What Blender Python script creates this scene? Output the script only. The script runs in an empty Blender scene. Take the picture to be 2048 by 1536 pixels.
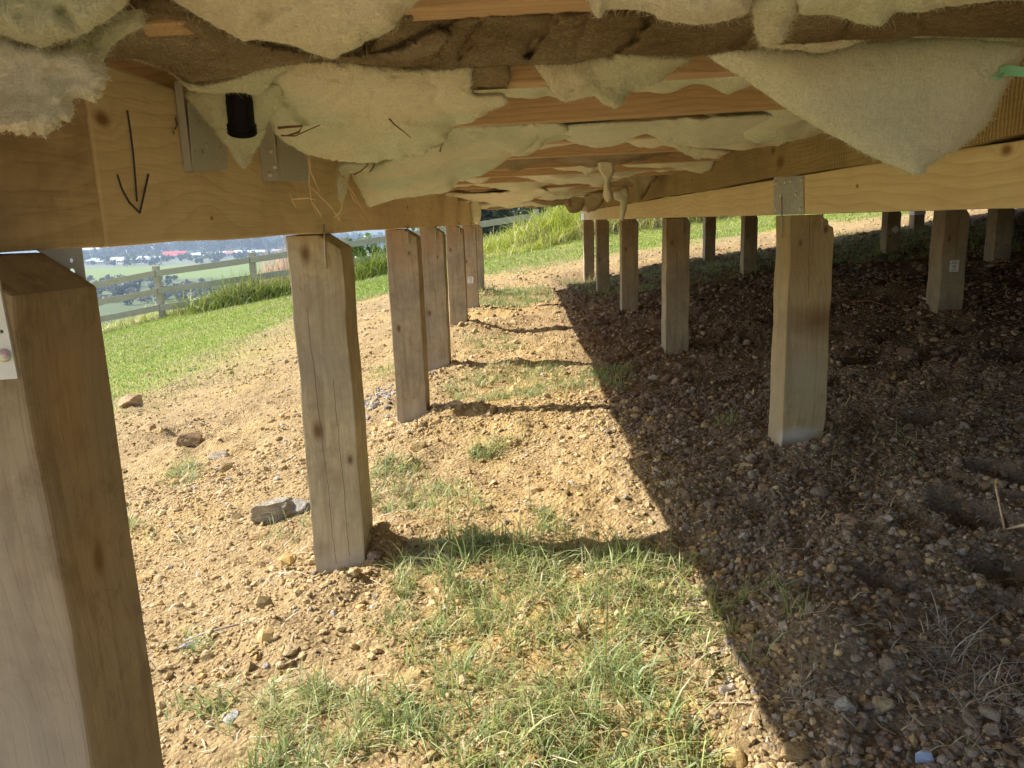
import bpy, bmesh, math, random
import numpy as np
from mathutils import Vector, Matrix
from mathutils.geometry import delaunay_2d_cdt

scene = bpy.context.scene
COL = scene.collection
random.seed(7)
RNG = np.random.default_rng(11)

# ------------------------------------------------------------------ camera
F, CX, CY = 1530.0, 1024.0, 768.0            # focal length in pixels of the 2048 px photograph
def _n(v): return v / np.linalg.norm(v)
_dn = _n(np.array([239.0, 7222.0, F]))       # the vanishing point of verticals
_Y = np.array([16.0, -324.0, F]); _Y = _n(_Y - _dn * _Y.dot(_dn))   # that of the bearers
_U = -_dn
_X = np.cross(_Y, _U)
cam_data = bpy.data.cameras.new("camera")
cam = bpy.data.objects.new("camera", cam_data)
COL.objects.link(cam)
cam_data.sensor_width = 36.0
cam_data.lens = 36.0 * F / 2048.0
cam_data.clip_start = 0.02
cam_data.clip_end = 20000
ex = Vector((_X[0], _Y[0], _U[0])); ey = Vector((_X[1], _Y[1], _U[1])); ez = Vector((_X[2], _Y[2], _U[2]))
cam.matrix_world = Matrix(((ex.x, -ey.x, -ez.x, 0), (ex.y, -ey.y, -ez.y, 0), (ex.z, -ey.z, -ez.z, 0), (0, 0, 0, 1)))
scene.camera = cam

# ------------------------------------------------------------------ sky, sun, exposure
SUN = Vector((1.0, -0.22, -0.815)).normalized()     # the way the light travels
world = bpy.data.worlds.new("World"); scene.world = world
world.use_nodes = True
wn = world.node_tree.nodes; wl = world.node_tree.links
wn.clear()
wo = wn.new('ShaderNodeOutputWorld'); wb = wn.new('ShaderNodeBackground'); ws = wn.new('ShaderNodeTexSky')
ws.sky_type = 'NISHITA'; ws.sun_disc = False
ws.sun_elevation = math.asin(-SUN.z)
ws.sun_rotation = math.atan2(-SUN.x, -SUN.y) % (2 * math.pi)
wb.inputs['Strength'].default_value = 0.105
wl.new(ws.outputs[0], wb.inputs[0]); wl.new(wb.outputs[0], wo.inputs[0])
sl = bpy.data.lights.new("sun", 'SUN'); sl.energy = 4.4; sl.angle = math.radians(0.5); sl.color = (1.0, 0.955, 0.87)
so = bpy.data.objects.new("sun", sl); COL.objects.link(so)
so.rotation_euler = SUN.to_track_quat('-Z', 'Y').to_euler()
so.location = (-20, 5, 30)
scene.view_settings.view_transform = 'Standard'
scene.view_settings.look = 'None'
scene.view_settings.exposure = 1.27
scene.view_settings.gamma = 1.0
scene.cycles.max_bounces = 10
scene.cycles.diffuse_bounces = 6

# ------------------------------------------------------------------ small maths
def ray(x, y):
    v = np.array([x - CX, y - CY, F]); r = np.array([v @ _X, v @ _Y, v @ _U]); return r / r[1]
def at(x, y, d):
    """a pixel of the photograph at distance d (d >= .45) or on the level plane Z = d (d < .45)"""
    r = ray(x, y)
    return r * d if d >= 0.45 else r * (d / r[2])
def on_x(x, y, X):
    r = ray(x, y); return r * (X / r[0])

def _hash(i, j, k, s):
    h = (i.astype(np.int64) * 374761393 + j.astype(np.int64) * 668265263 + k.astype(np.int64) * 2147483647 + s * 974711) & 0xFFFFFFFF
    h = ((h ^ (h >> 13)) * 1274126177) & 0xFFFFFFFF
    return ((h ^ (h >> 16)) & 0xFFFFFF) / float(0xFFFFFF)
def vnoise(p, s=0):
    i = np.floor(p); f = p - i; f = f * f * (3 - 2 * f)
    a = i.astype(np.int64); x, y, z = a[..., 0], a[..., 1], a[..., 2]
    u, v, w = f[..., 0], f[..., 1], f[..., 2]
    def L(a_, b_, t): return a_ + (b_ - a_) * t
    r = L(L(L(_hash(x, y, z, s), _hash(x+1, y, z, s), u), L(_hash(x, y+1, z, s), _hash(x+1, y+1, z, s), u), v),
          L(L(_hash(x, y, z+1, s), _hash(x+1, y, z+1, s), u), L(_hash(x, y+1, z+1, s), _hash(x+1, y+1, z+1, s), u), v), w)
    return r * 2 - 1
def fbm(p, oct=4, s=0, gain=0.5):
    r = 0; a = 1.0; t = 0
    for o in range(oct):
        r = r + a * vnoise(p * (2.03 ** o) + 17.3 * o, s + o); t += a; a *= gain
    return r / t
def f2(X, Y, sc, oct=3, s=0, gain=0.5):
    return fbm(np.stack([X * sc, Y * sc, np.zeros_like(X) + s * 3.7], -1), oct, s, gain)
def sstep(a, b, x):
    t = np.clip((x - a) / (b - a), 0, 1); return t * t * (3 - 2 * t)

# ------------------------------------------------------------------ objects
def tag(o, label=None, cat=None, group=None, kind=None):
    if label: o['label'] = label
    if cat: o['category'] = cat
    if group: o['group'] = group
    if kind: o['kind'] = kind
    return o
def empty(name, loc=(0, 0, 0), label=None, cat=None, group=None):
    o = bpy.data.objects.new(name, None); COL.objects.link(o); o.location = loc; o.empty_display_size = .1
    bpy.context.view_layer.update()
    return tag(o, label, cat, group)
def link(name, me, mat=None, parent=None, loc=None):
    o = bpy.data.objects.new(name, me); COL.objects.link(o)
    if mat: me.materials.append(mat)
    if loc is not None: o.location = loc
    if parent:
        o.parent = parent
    return o
def np_mesh(name, V, Fc, smooth=False, col=None, attrs=None):
    """mesh from arrays; Fc is an (M,k) array or a list of such arrays"""
    V = np.asarray(V, dtype=np.float32).reshape(-1, 3)
    if not isinstance(Fc, list): Fc = [Fc]
    Fc = [np.asarray(a, dtype=np.int32) for a in Fc if len(a)]
    me = bpy.data.meshes.new(name)
    me.vertices.add(len(V)); me.vertices.foreach_set('co', V.ravel())
    loops = np.concatenate([a.ravel() for a in Fc])
    tot = np.concatenate([np.full(len(a), a.shape[1], np.int32) for a in Fc])
    st = np.concatenate([[0], np.cumsum(tot)[:-1]]).astype(np.int32)
    me.loops.add(len(loops)); me.loops.foreach_set('vertex_index', loops)
    me.polygons.add(len(tot)); me.polygons.foreach_set('loop_start', st); me.polygons.foreach_set('loop_total', tot)
    me.polygons.foreach_set('use_smooth', np.full(len(tot), bool(smooth)))
    if col is not None:
        a = me.attributes.new('col', 'FLOAT_COLOR', 'POINT')
        c = np.ones((len(V), 4), np.float32); c[:, :3] = col; a.data.foreach_set('color', c.ravel())
    for k, v in (attrs or {}).items():
        a = me.attributes.new(k, 'FLOAT', 'POINT'); a.data.foreach_set('value', np.asarray(v, np.float32))
    me.update(calc_edges=True); me.validate()
    return me
def bm_obj(name, bm, mat=None, parent=None, smooth=False, loc=None):
    me = bpy.data.meshes.new(name); bm.normal_update(); bm.to_mesh(me); bm.free()
    if smooth:
        me.polygons.foreach_set('use_smooth', np.full(len(me.polygons), True))
    return link(name, me, mat, parent, loc)
def add_box(bm, lo, hi):
    v = [bm.verts.new((x, y, z)) for x in (lo[0], hi[0]) for y in (lo[1], hi[1]) for z in (lo[2], hi[2])]
    for q in ((0, 1, 3, 2), (4, 6, 7, 5), (0, 4, 5, 1), (2, 3, 7, 6), (0, 2, 6, 4), (1, 5, 7, 3)):
        bm.faces.new([v[i] for i in q])
def bevel_all(bm, w, seg=2):
    bm.normal_update()
    bmesh.ops.bevel(bm, geom=[e for e in bm.edges if len(e.link_faces) == 2 and e.calc_face_angle(0) > 0.5], offset=w, segments=seg, profile=0.6, affect='EDGES')
def add_tube(bm, pts, r, n=8, cap=True):
    pts = [Vector(p) for p in pts]; rs = r if isinstance(r, (list, tuple)) else [r] * len(pts)
    rings = []
    for i, p in enumerate(pts):
        d = (pts[min(i + 1, len(pts) - 1)] - pts[max(i - 1, 0)]).normalized()
        a = d.orthogonal().normalized() if i == 0 else (a - d * a.dot(d)).normalized()
        b = d.cross(a)
        rings.append([bm.verts.new(p + (a * math.cos(t) + b * math.sin(t)) * rs[i]) for t in [2 * math.pi * k / n for k in range(n)]])
    for i in range(len(rings) - 1):
        for k in range(n):
            bm.faces.new((rings[i][k], rings[i][(k + 1) % n], rings[i + 1][(k + 1) % n], rings[i + 1][k]))
    if cap:
        bm.faces.new(rings[0][::-1]); bm.faces.new(rings[-1])
def add_lathe(bm, prof, c, n=28):
    rings = [[bm.verts.new((c[0] + r * math.cos(2 * math.pi * k / n), c[1] + r * math.sin(2 * math.pi * k / n), c[2] + z)) for k in range(n)] for r, z in prof]
    for i in range(len(rings) - 1):
        for k in range(n):
            bm.faces.new((rings[i][k], rings[i][(k + 1) % n], rings[i + 1][(k + 1) % n], rings[i + 1][k]))
    bm.faces.new(rings[0][::-1]); bm.faces.new(rings[-1])

# ------------------------------------------------------------------ materials
class NT:
    def __init__(s, name):
        s.m = bpy.data.materials.new(name); s.m.use_nodes = True
        s.t = s.m.node_tree; s.t.nodes.clear()
        s.out = s.t.nodes.new('ShaderNodeOutputMaterial')
    def n(s, typ, **kw):
        nd = s.t.nodes.new('ShaderNode' + typ)
        for k, v in kw.items():
            if k in nd.inputs.keys() if isinstance(k, str) else False:
                nd.inputs[k].default_value = v
            elif hasattr(nd, k): setattr(nd, k, v)
        return nd
    def l(s, a, b): s.t.links.new(a, b)
    def val(s, x, inp):
        if isinstance(x, (int, float)): inp.default_value = x
        elif isinstance(x, (tuple, list)): inp.default_value = x
        else: s.l(x, inp)
    def math(s, op, a, b=0.0, c=None, clamp=False):
        nd = s.t.nodes.new('ShaderNodeMath'); nd.operation = op; nd.use_clamp = clamp
        s.val(a, nd.inputs[0]); s.val(b, nd.inputs[1])
        if c is not None: s.val(c, nd.inputs[2])
        return nd.outputs[0]
    def vmath(s, op, a, b=(0, 0, 0)):
        nd = s.t.nodes.new('ShaderNodeVectorMath'); nd.operation = op
        s.val(a, nd.inputs[0]); s.val(b, nd.inputs[1]); return nd.outputs[0]
    def noise(s, vec, scale=1.0, detail=4.0, rough=0.55, dist=0.0):
        nd = s.t.nodes.new('ShaderNodeTexNoise'); s.l(vec, nd.inputs['Vector'])
        nd.inputs['Scale'].default_value = scale; nd.inputs['Detail'].default_value = detail
        nd.inputs['Roughness'].default_value = rough; nd.inputs['Distortion'].default_value = dist
        return nd.outputs[0]
    def ramp(s, fac, stops, interp='LINEAR'):
        nd = s.t.nodes.new('ShaderNodeValToRGB'); cr = nd.color_ramp; cr.interpolation = interp
        while len(cr.elements) < len(stops): cr.elements.new(0.5)
        for e, (p, c) in zip(cr.elements, stops):
            e.position = p; e.color = (*c, 1) if len(c) == 3 else c
        s.l(fac, nd.inputs[0]); return nd.outputs[0]
    def mix(s, fac, a, b, blend='MIX'):
        nd = s.t.nodes.new('ShaderNodeMix'); nd.data_type = 'RGBA'; nd.blend_type = blend; nd.clamp_factor = True
        s.val(fac, nd.inputs['Factor'])
        for v, i in ((a, 6), (b, 7)):
            if isinstance(v, tuple): nd.inputs[i].default_value = (*v, 1) if len(v) == 3 else v
            else: s.l(v, nd.inputs[i])
        return nd.outputs[2]
    def bump(s, h, strength=0.3, dist=0.01):
        nd = s.t.nodes.new('ShaderNodeBump'); nd.inputs['Strength'].default_value = strength; nd.inputs['Distance'].default_value = dist
        s.l(h, nd.inputs['Height']); return nd.outputs[0]
    def bsdf(s, color, rough=0.8, metal=0.0, normal=None, spec=0.3):
        b = s.t.nodes.new('ShaderNodeBsdfPrincipled')
        s.val((*color, 1) if isinstance(color, tuple) and len(color) == 3 else color, b.inputs['Base Color'])
        s.val(rough, b.inputs['Roughness']); b.inputs['Metallic'].default_value = metal
        b.inputs['Specular IOR Level'].default_value = spec
        if normal is not None: s.l(normal, b.inputs['Normal'])
        return b
    def done(s, sh):
        s.l(sh.outputs[0] if hasattr(sh, 'outputs') else sh, s.out.inputs[0]); return s.m

def wood(name, light, dark, axis, weather=0.3, grey=(.34, .31, .27), ring=0.011, streak=0.5, knots=(), stains=(), saw=0.0, dust=0.0, face='x', cy=0.16, contrast=1.0, cracks=(), kshift=0.0):
    """sawn timber: growth rings round a pith beside the piece, streaks, knots, weathering; object coordinates in metres"""
    t = NT(name)
    co = t.n('TexCoord').outputs['Object']
    rnd = t.n('ObjectInfo').outputs['Random']
    off = t.math('MULTIPLY', rnd, 13.7)
    cmb = t.t.nodes.new('ShaderNodeCombineXYZ'); [t.l(off, cmb.inputs[i]) for i in range(3)]
    sep = t.t.nodes.new('ShaderNodeSeparateXYZ'); t.l(co, sep.inputs[0])
    ax = 'xyz'.index(axis); la, lb = [i for i in range(3) if i != ax]
    sc = [1.0, 1.0, 1.0]; sc[ax] = 0.10
    st = t.vmath('ADD', t.vmath('MULTIPLY', co, tuple(sc)), cmb.outputs[0])
    warp = t.noise(st, 11.0, 3.0, 0.5)
    # pith position, moved from piece to piece
    pa = t.math('ADD', sep.outputs[la], t.math('SUBTRACT', t.math('MULTIPLY', rnd, 0.12), 0.02))
    pb = t.math('ADD', sep.outputs[lb], cy)
    low = t.noise(t.vmath('ADD', t.vmath('MULTIPLY', co, tuple(1.6 if i == ax else 0.4 for i in range(3))), cmb.outputs[0]), 1.0, 2.0, 0.5)
    r = t.math('SQRT', t.math('ADD', t.math('MULTIPLY', pa, pa), t.math('MULTIPLY', pb, pb)))
    r = t.math('ADD', r, t.math('MULTIPLY', low, 0.16))
    r = t.math('ADD', r, t.math('MULTIPLY', warp, 0.045))
    kmask = None
    shv = t.t.nodes.new('ShaderNodeCombineXYZ'); t.l(t.math('MULTIPLY', t.math('SUBTRACT', rnd, 0.5), kshift), shv.inputs[ax])
    for (kx, ky, kz, kr) in knots:
        kd = t.vmath('SUBTRACT', t.vmath('SUBTRACT', co, (kx, ky, kz)), shv.outputs[0])
        ks = [1.0, 1.0, 1.0]; ks[ax] = 0.55
        kl = t.t.nodes.new('ShaderNodeVectorMath'); kl.operation = 'LENGTH'; t.l(t.vmath('MULTIPLY', kd, tuple(ks)), kl.inputs[0])
        q = t.math('DIVIDE', kl.outputs['Value'], kr)
        g = t.math('POWER', 2.718, t.math('MULTIPLY', t.math('MULTIPLY', q, q), -0.35))
        r = t.math('ADD', r, t.math('MULTIPLY', g, kr * 2.2))
        kk = t.math('SUBTRACT', 1.0, t.math('SMOOTH_MIN', q, 1.0, 0.3), clamp=True)
        kmask = kk if kmask is None else t.math('MAXIMUM', kmask, kk)
    ph = t.math('FRACT', t.math('DIVIDE', r, ring))
    ringc = t.ramp(ph, [(0, (0, 0, 0)), (.35, (.12, .12, .12)), (.78, (.75, .75, .75)), (.9, (1, 1, 1)), (1, (0, 0, 0))])
    sc2 = [260.0, 260.0, 260.0]; sc2[ax] = 5.0
    fine = t.noise(t.vmath('ADD', t.vmath('MULTIPLY', co, tuple(sc2)), cmb.outputs[0]), 1.0, 3.0, 0.6)
    blot = t.noise(t.vmath('ADD', co, cmb.outputs[0]), 7.0, 5.0, 0.6, 0.4)
    blot2 = t.noise(t.vmath('ADD', co, cmb.outputs[0]), 27.0, 5.0, 0.65)
    ringr = t.math('MULTIPLY', ringc, 0.55 * contrast)
    c = t.mix(ringr, light, dark)
    c = t.mix(t.math('MULTIPLY', t.math('SUBTRACT', fine, 0.35, clamp=True), streak * 1.6), c, tuple(v * 0.62 for v in dark))
    c = t.mix(t.ramp(blot, [(.42, (0, 0, 0)), (.7, (weather,) * 3)]), c, grey)
    c = t.mix(t.ramp(blot2, [(.5, (0, 0, 0)), (.75, (weather * .9,) * 3)]), c, tuple(v * 0.55 for v in dark))
    sv = t.noise(t.vmath('ADD', t.vmath('MULTIPLY', co, tuple(2.6 if i == ax else 38.0 for i in range(3))), cmb.outputs[0]), 1.0, 4.0, 0.6, 0.6)
    c = t.mix(t.ramp(sv, [(.48, (0, 0, 0)), (.70, (min(.75, weather * 1.1),) * 3)]), c, tuple(v * 0.62 for v in dark))
    c = t.mix(t.ramp(t.noise(t.vmath('ADD', co, cmb.outputs[0]), 3.6, 6.0, 0.68, 0.8), [(.47, (0, 0, 0)), (.66, (min(.6, weather * .8),) * 3)]), c, tuple(v * 0.68 for v in grey))
    if kmask is not None:
        c = t.mix(t.math('MULTIPLY', kmask, 1.5, clamp=True), c, (dark[0] * .42, dark[1] * .32, dark[2] * .26))
    for (px, py, pz, pr, colr, sx, sy, sz) in stains:
        d = t.vmath('MULTIPLY', t.vmath('SUBTRACT', co, (px, py, pz)), (1 / sx, 1 / sy, 1 / sz))
        kl = t.t.nodes.new('ShaderNodeVectorMath'); kl.operation = 'LENGTH'; t.l(d, kl.inputs[0])
        q = t.math('ADD', kl.outputs['Value'], t.math('MULTIPLY', t.math('SUBTRACT', blot, 0.5), 1.8))
        fac = t.math('MULTIPLY', t.math('SUBTRACT', 1.15, q, clamp=True), pr)
        c = t.mix(fac, c, colr)
    for (cx_, z1_, z0_, sl_) in cracks:                     # drying splits along the grain
        wob = t.math('MULTIPLY', t.math('SUBTRACT', t.noise(t.vmath('MULTIPLY', co, tuple(9.0 if i == ax else 0.0 for i in range(3))), 1.0, 4.0, .6), .5), .014)
        dx_ = t.math('ABSOLUTE', t.math('SUBTRACT', t.math('SUBTRACT', sep.outputs[la], wob), t.math('ADD', cx_, t.math('MULTIPLY', t.math('SUBTRACT', z1_, sep.outputs[ax]), sl_))))
        on = t.math('MULTIPLY', t.math('LESS_THAN', sep.outputs[ax], z1_), t.math('GREATER_THAN', sep.outputs[ax], z0_))
        c = t.mix(t.math('MULTIPLY', on, t.math('SUBTRACT', 1.0, t.math('DIVIDE', dx_, .0011), clamp=True)), c, (.03, .02, .012))
    h = t.math('ADD', t.math('MULTIPLY', fine, 0.7), t.math('MULTIPLY', ringc, 0.3))
    if saw > 0:
        sw = t.t.nodes.new('ShaderNodeTexWave'); sw.wave_type = 'BANDS'; sw.bands_direction = axis.upper()
        t.l(co, sw.inputs[0]); sw.inputs['Scale'].default_value = 34; sw.inputs['Distortion'].default_value = 3.5; sw.inputs['Detail'].default_value = 3
        sp = t.math('MULTIPLY', sw.outputs[1], t.math('MULTIPLY', blot, saw * 1.6))
        c = t.mix(sp, c, tuple(v * 0.5 for v in dark))
        h = t.math('ADD', h, t.math('MULTIPLY', sw.outputs[1], -0.9 * saw))
    if dust > 0:
        dn_ = t.noise(co, 160.0, 4.0, 0.7)
        c = t.mix(t.ramp(dn_, [(.62, (0, 0, 0)), (.75, (dust,) * 3)]), c, (.52, .48, .42))
    return t.done(t.bsdf(c, 0.78, normal=t.bump(h, 0.55, 0.0016), spec=0.25))

M = {}
def vcol_mat(name, rough=0.9, transl=0.0, bump=None, var=0.0):
    t = NT(name)
    a = t.n('Attribute', attribute_name='col')
    c = a.outputs['Color']
    if var > 0:
        co = t.n('TexCoord').outputs['Object']
        nz = t.noise(co, var, 4.0, 0.65)
        c = t.mix(1.0, c, t.ramp(nz, [(.25, (.62, .60, .58)), (.75, (1.25, 1.24, 1.22))]), 'MULTIPLY')
    nm = None
    if bump:
        co = t.n('TexCoord').outputs['Object']
        nm = t.bump(t.noise(co, bump[0], 6.0, 0.7), bump[1], bump[2])
    if transl > 0:
        d = t.n('BsdfDiffuse'); tr = t.n('BsdfTranslucent'); mx = t.n('MixShader'); gl = t.bsdf(c, 0.45, spec=0.35)
        t.l(c, tr.inputs[0]); mx.inputs[0].default_value = transl
        t.l(gl.outputs[0], mx.inputs[1]); t.l(tr.outputs[0], mx.inputs[2])
        return t.done(mx)
    return t.done(t.bsdf(c, rough, normal=nm, spec=0.15))

def ground_mat():
    t = NT('dirt')
    co = t.n('TexCoord').outputs['Object']
    c = t.n('Attribute', attribute_name='col').outputs['Color']
    g = t.n('Attribute', attribute_name='green').outputs['Fac']
    n1 = t.noise(co, 38.0, 8.0, 0.72); n2 = t.noise(co, 7.0, 6.0, 0.65); n3 = t.noise(co, 190.0, 5.0, 0.7)
    c = t.mix(1.0, c, t.ramp(n1, [(.28, (.50, .46, .42)), (.5, (.98, .98, .98)), (.72, (1.32, 1.3, 1.26))]), 'MULTIPLY')
    c = t.mix(1.0, c, t.ramp(n3, [(.3, (.7, .68, .65)), (.7, (1.2, 1.2, 1.2))]), 'MULTIPLY')
    c = t.mix(t.ramp(n2, [(.5, (0, 0, 0)), (.72, (.38,) * 3)]), c, (.30, .19, .10))
    v = t.t.nodes.new('ShaderNodeTexVoronoi'); t.l(co, v.inputs['Vector']); v.inputs['Scale'].default_value = 95; v.inputs['Randomness'].default_value = 1
    h = t.math('ADD', t.math('MULTIPLY', n1, 1.4), t.math('MULTIPLY', n3, 0.5))
    h = t.math('SUBTRACT', h, t.math('MULTIPLY', v.outputs['Distance'], 0.8))
    return t.done(t.bsdf(c, 0.95, normal=t.bump(h, 0.9, 0.012), spec=0.1))

def wool(name, a, b, tint, tfac=0.6, speck=(.16, .11, .06), sp=0.35, bumpd=0.006, scale=1.0, dirt=.06, fibc=.80, stain=(.66, .56, .38)):
    t = NT(name)
    co = t.n('TexCoord').outputs['Object']
    n1 = t.noise(co, 9.0 * scale, 6.0, 0.62, 0.5); n2 = t.noise(co, 46.0 * scale, 5.0, 0.6, 1.2)
    n3 = t.noise(co, 320.0, 4.0, 0.7, 0.8); n4 = t.noise(co, 5.0, 3.0, 0.5)
    c = t.mix(t.ramp(n1, [(.32, (0, 0, 0)), (.68, (1, 1, 1))]), a, b)
    c = t.mix(t.ramp(n4, [(.46, (0, 0, 0)), (.64, (tfac,) * 3)]), c, tint)
    c = t.mix(t.ramp(n2, [(.52, (0, 0, 0)), (.8, (.3,) * 3)]), c, tuple(v * .75 for v in b))
    c = t.mix(t.ramp(n3, [(.66, (0, 0, 0)), (.76, (sp,) * 3)]), c, speck)
    f1 = t.noise(t.vmath('MULTIPLY', co, (420, 90, 60)), 1.0, 4.0, 0.65, 2.5); f2_ = t.noise(t.vmath('MULTIPLY', co, (70, 90, 420)), 1.0, 4.0, 0.65, 2.5)
    fib = t.math('MAXIMUM', f1, f2_)
    c = t.mix(t.ramp(t.noise(co, 6.5, 5.0, 0.62, 0.9), [(.50, (0, 0, 0)), (.70, (.42,) * 3)]), c, stain)
    c = t.mix(1.0, c, t.ramp(fib, [(.42, (fibc, fibc, fibc * .98)), (.74, (1.10, 1.10, 1.09))]), 'MULTIPLY')
    c = t.mix(t.ramp(t.noise(co, 34.0, 6.0, 0.7, 1.5), [(.62, (0, 0, 0)), (.74, (dirt,) * 3)]), c, tuple(v * .62 for v in b))
    h = t.math('ADD', t.math('ADD', t.math('MULTIPLY', n2, 1.0), t.math('MULTIPLY', n3, 0.2)), t.math('MULTIPLY', fib, 0.5))
    d = t.bsdf(c, 1.0, normal=t.bump(h, 0.75, bumpd), spec=0.0)
    return t.done(d)

def metal(name, col=(.55, .55, .54), rough=0.42, met=.55):
    t = NT(name)
    co = t.n('TexCoord').outputs['Object']
    v = t.t.nodes.new('ShaderNodeTexVoronoi'); t.l(co, v.inputs['Vector']); v.inputs['Scale'].default_value = 130
    c = t.mix(0.35, col, t.mix(1.0, col, v.outputs['Color'], 'MULTIPLY'))
    n = t.noise(co, 60.0, 5.0, 0.6)
    return t.done(t.bsdf(c, t.math('ADD', t.math('MULTIPLY', n, 0.3), rough - 0.12), metal=met, spec=0.5))
def plain(name, col, rough=0.6, var=0.25, scale=30.0, metal_=0.0, spec=0.3):
    t = NT(name)
    co = t.n('TexCoord').outputs['Object']
    n = t.noise(co, scale, 5.0, 0.6)
    c = t.mix(1.0, col, t.ramp(n, [(.3, (1 - var,) * 3), (.7, (1 + var * .6,) * 3)]), 'MULTIPLY')
    return t.done(t.bsdf(c, rough, metal=metal_, spec=spec))

PINE, PINE_D = (.60, .44, .235), (.40, .255, .105)
M['ground'] = ground_mat()
M['stone'] = vcol_mat('stone', 0.9, bump=(140, .5, .004), var=180.0)
M['grass'] = vcol_mat('grass_blade', transl=0.35)
M['bigrock'] = vcol_mat('rock', 0.9, bump=(70, .9, .012), var=45.0)
M['post'] = wood('pile_timber', (.46, .365, .235), (.33, .24, .14), 'z', weather=.6, grey=(.27, .235, .185), knots=((.09, 0, -.2, .007), (.03, 0, -.5, .012), (.125, .05, -.35, .01)), stains=((.06, 0, -.76, .32, (.42, .38, .32), .14, .14, .05), (.04, 0, -.1, .5, (.30, .17, .08), .06, .1, .1)), dust=.5, contrast=.6, kshift=.9)
M['cream'] = wool('cream_insulation', (.90, .89, .76), (.85, .83, .67), (.70, .81, .64), .75)
M['white'] = wool('white_insulation', (.92, .90, .81), (.88, .85, .73), (.76, .81, .70), .5, dirt=.05, stain=(.74, .72, .58))
M['green'] = wool('green_insulation', (.72, .80, .66), (.84, .83, .68), (.60, .74, .60), .8)
M['grey'] = wool('grey_green_insulation', (.86, .87, .78), (.82, .84, .72), (.72, .81, .70), .6, bumpd=.004, dirt=.05, stain=(.72, .68, .52))
M['brown'] = wool('brown_wool', (.44, .355, .23), (.30, .235, .145), (.54, .46, .32), .7, speck=(.62, .52, .36), sp=.6, bumpd=.010, fibc=.42, stain=(.20, .15, .09))
M['tan'] = wool('tan_wool', (.54, .455, .32), (.40, .325, .21), (.66, .58, .44), .7, speck=(.18, .12, .06), sp=.5, bumpd=.010, fibc=.5, stain=(.34, .27, .17))
M['steel'] = metal('galvanised_steel')
M['dull_steel'] = plain('dull_steel', (.47, .48, .45), .42, .10, 45, .05, .5)
M['bright'] = metal('bright_nail', (.88, .87, .84), .28, .25)
M['wire'] = metal('wire', (.5, .47, .42), .4)
M['black'] = plain('black_plastic', (.010, .010, .011), .55, spec=.12)
M['dark'] = plain('dark_hole', (.02, .018, .015), .9)
M['label'] = plain('paper_tag', (.78, .77, .73), .6, .08)
M['ink'] = plain('marker_ink', (.06, .065, .075), .7, .3, 300)
M['joist'] = wood('joist_timber', (.62, .45, .28), (.47, .30, .165), 'x', weather=.12, grey=(.40, .27, .17), cy=.1)
M['board'] = wood('rough_board', (.42, .28, .13), (.30, .185, .075), 'y', weather=.3, grey=(.34, .22, .10), saw=1.0, streak=.8)
M['deck'] = plain('floor_sheet', (.34, .24, .14), .85, .3, 12)
M['fence'] = wood('weathered_rail', (.52, .47, .36), (.38, .33, .23), 'x', weather=.4, grey=(.48, .45, .37), ring=.03)
M['mint'] = plain('mint_plastic', (.30, .72, .50), .4)
M['straw'] = plain('straw', (.80, .62, .40), .8)
M['twig'] = plain('twig', (.20, .11, .06), .85)

# ------------------------------------------------------------------ terrain
FY = 16.5                                            # the fence stands this far off
POSTS_L = [(.612, None, 'near'), (1.77, -.839, ''), (3.08, -.827, ''), (4.13, -.814, ''), (5.58, -.737, ''), (7.14, -.785, ''), (8.35, -.74, '')]
POSTS_R = [(2.21, -.702), (4.08, -.726), (5.87, -.727), (7.80, -.744), (9.38, -.732)]
POSTS_X = [(2.15, 3.98, -.54), (2.12, 7.40, -.55), (2.20, 9.30, -.556), (3.50, 5.78, -.418), (3.47, 7.42, -.424), (4.72, 9.42, -.24)]
GX = np.array([-140, -40, -12, -9.3, -7.9, -5, -2.8, -.41, .76, 2.15, 3.5, 4.7, 8, 15, 40, 140.])
GZ = np.array([-14, -6.0, -2.95, -2.47, -2.15, -1.68, -1.28, -.835, -.725, -.55, -.42, -.25, .10, .7, 2.2, 6.])
def base_z(X, Y):
    k = .35
    z = (np.interp(X - k, GX, GZ) + np.interp(X, GX, GZ) * 2 + np.interp(X + k, GX, GZ)) / 4
    z = z + .045 * (np.clip(Y, 9, 17) - 9)
    z = z + .42 * np.exp(-((Y - 15.7) / 1.1) ** 2) * sstep(-.7, 1.3, X) * (1 - .5 * sstep(2, 6, X))
    z = z - .34 * np.maximum(0, Y - 19.5) * sstep(19.5, 26, Y)
    return z
FIX = []
for Y_, Z_, _ in POSTS_L:
    if Z_ is not None: FIX.append((-.47, Y_, Z_))
for Y_, Z_ in POSTS_R: FIX.append((.82, Y_, Z_))
for X_, Y_, Z_ in POSTS_X: FIX.append((X_ + .06, Y_, Z_))
FIXD = [(x, y, z - float(base_z(np.array([x]), np.array([y]))[0])) for x, y, z in FIX]
def ground_pix(x, y):
    """where the line of sight through a pixel meets the ground"""
    r = ray(x, y); lo, hi = .4, 40.0
    for _ in range(50):
        m = (lo + hi) / 2
        if r[2] * m > float(base_z(np.array([r[0] * m]), np.array([m]))[0]): lo = m
        else: hi = m
    return r[0] * lo, lo
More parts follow.
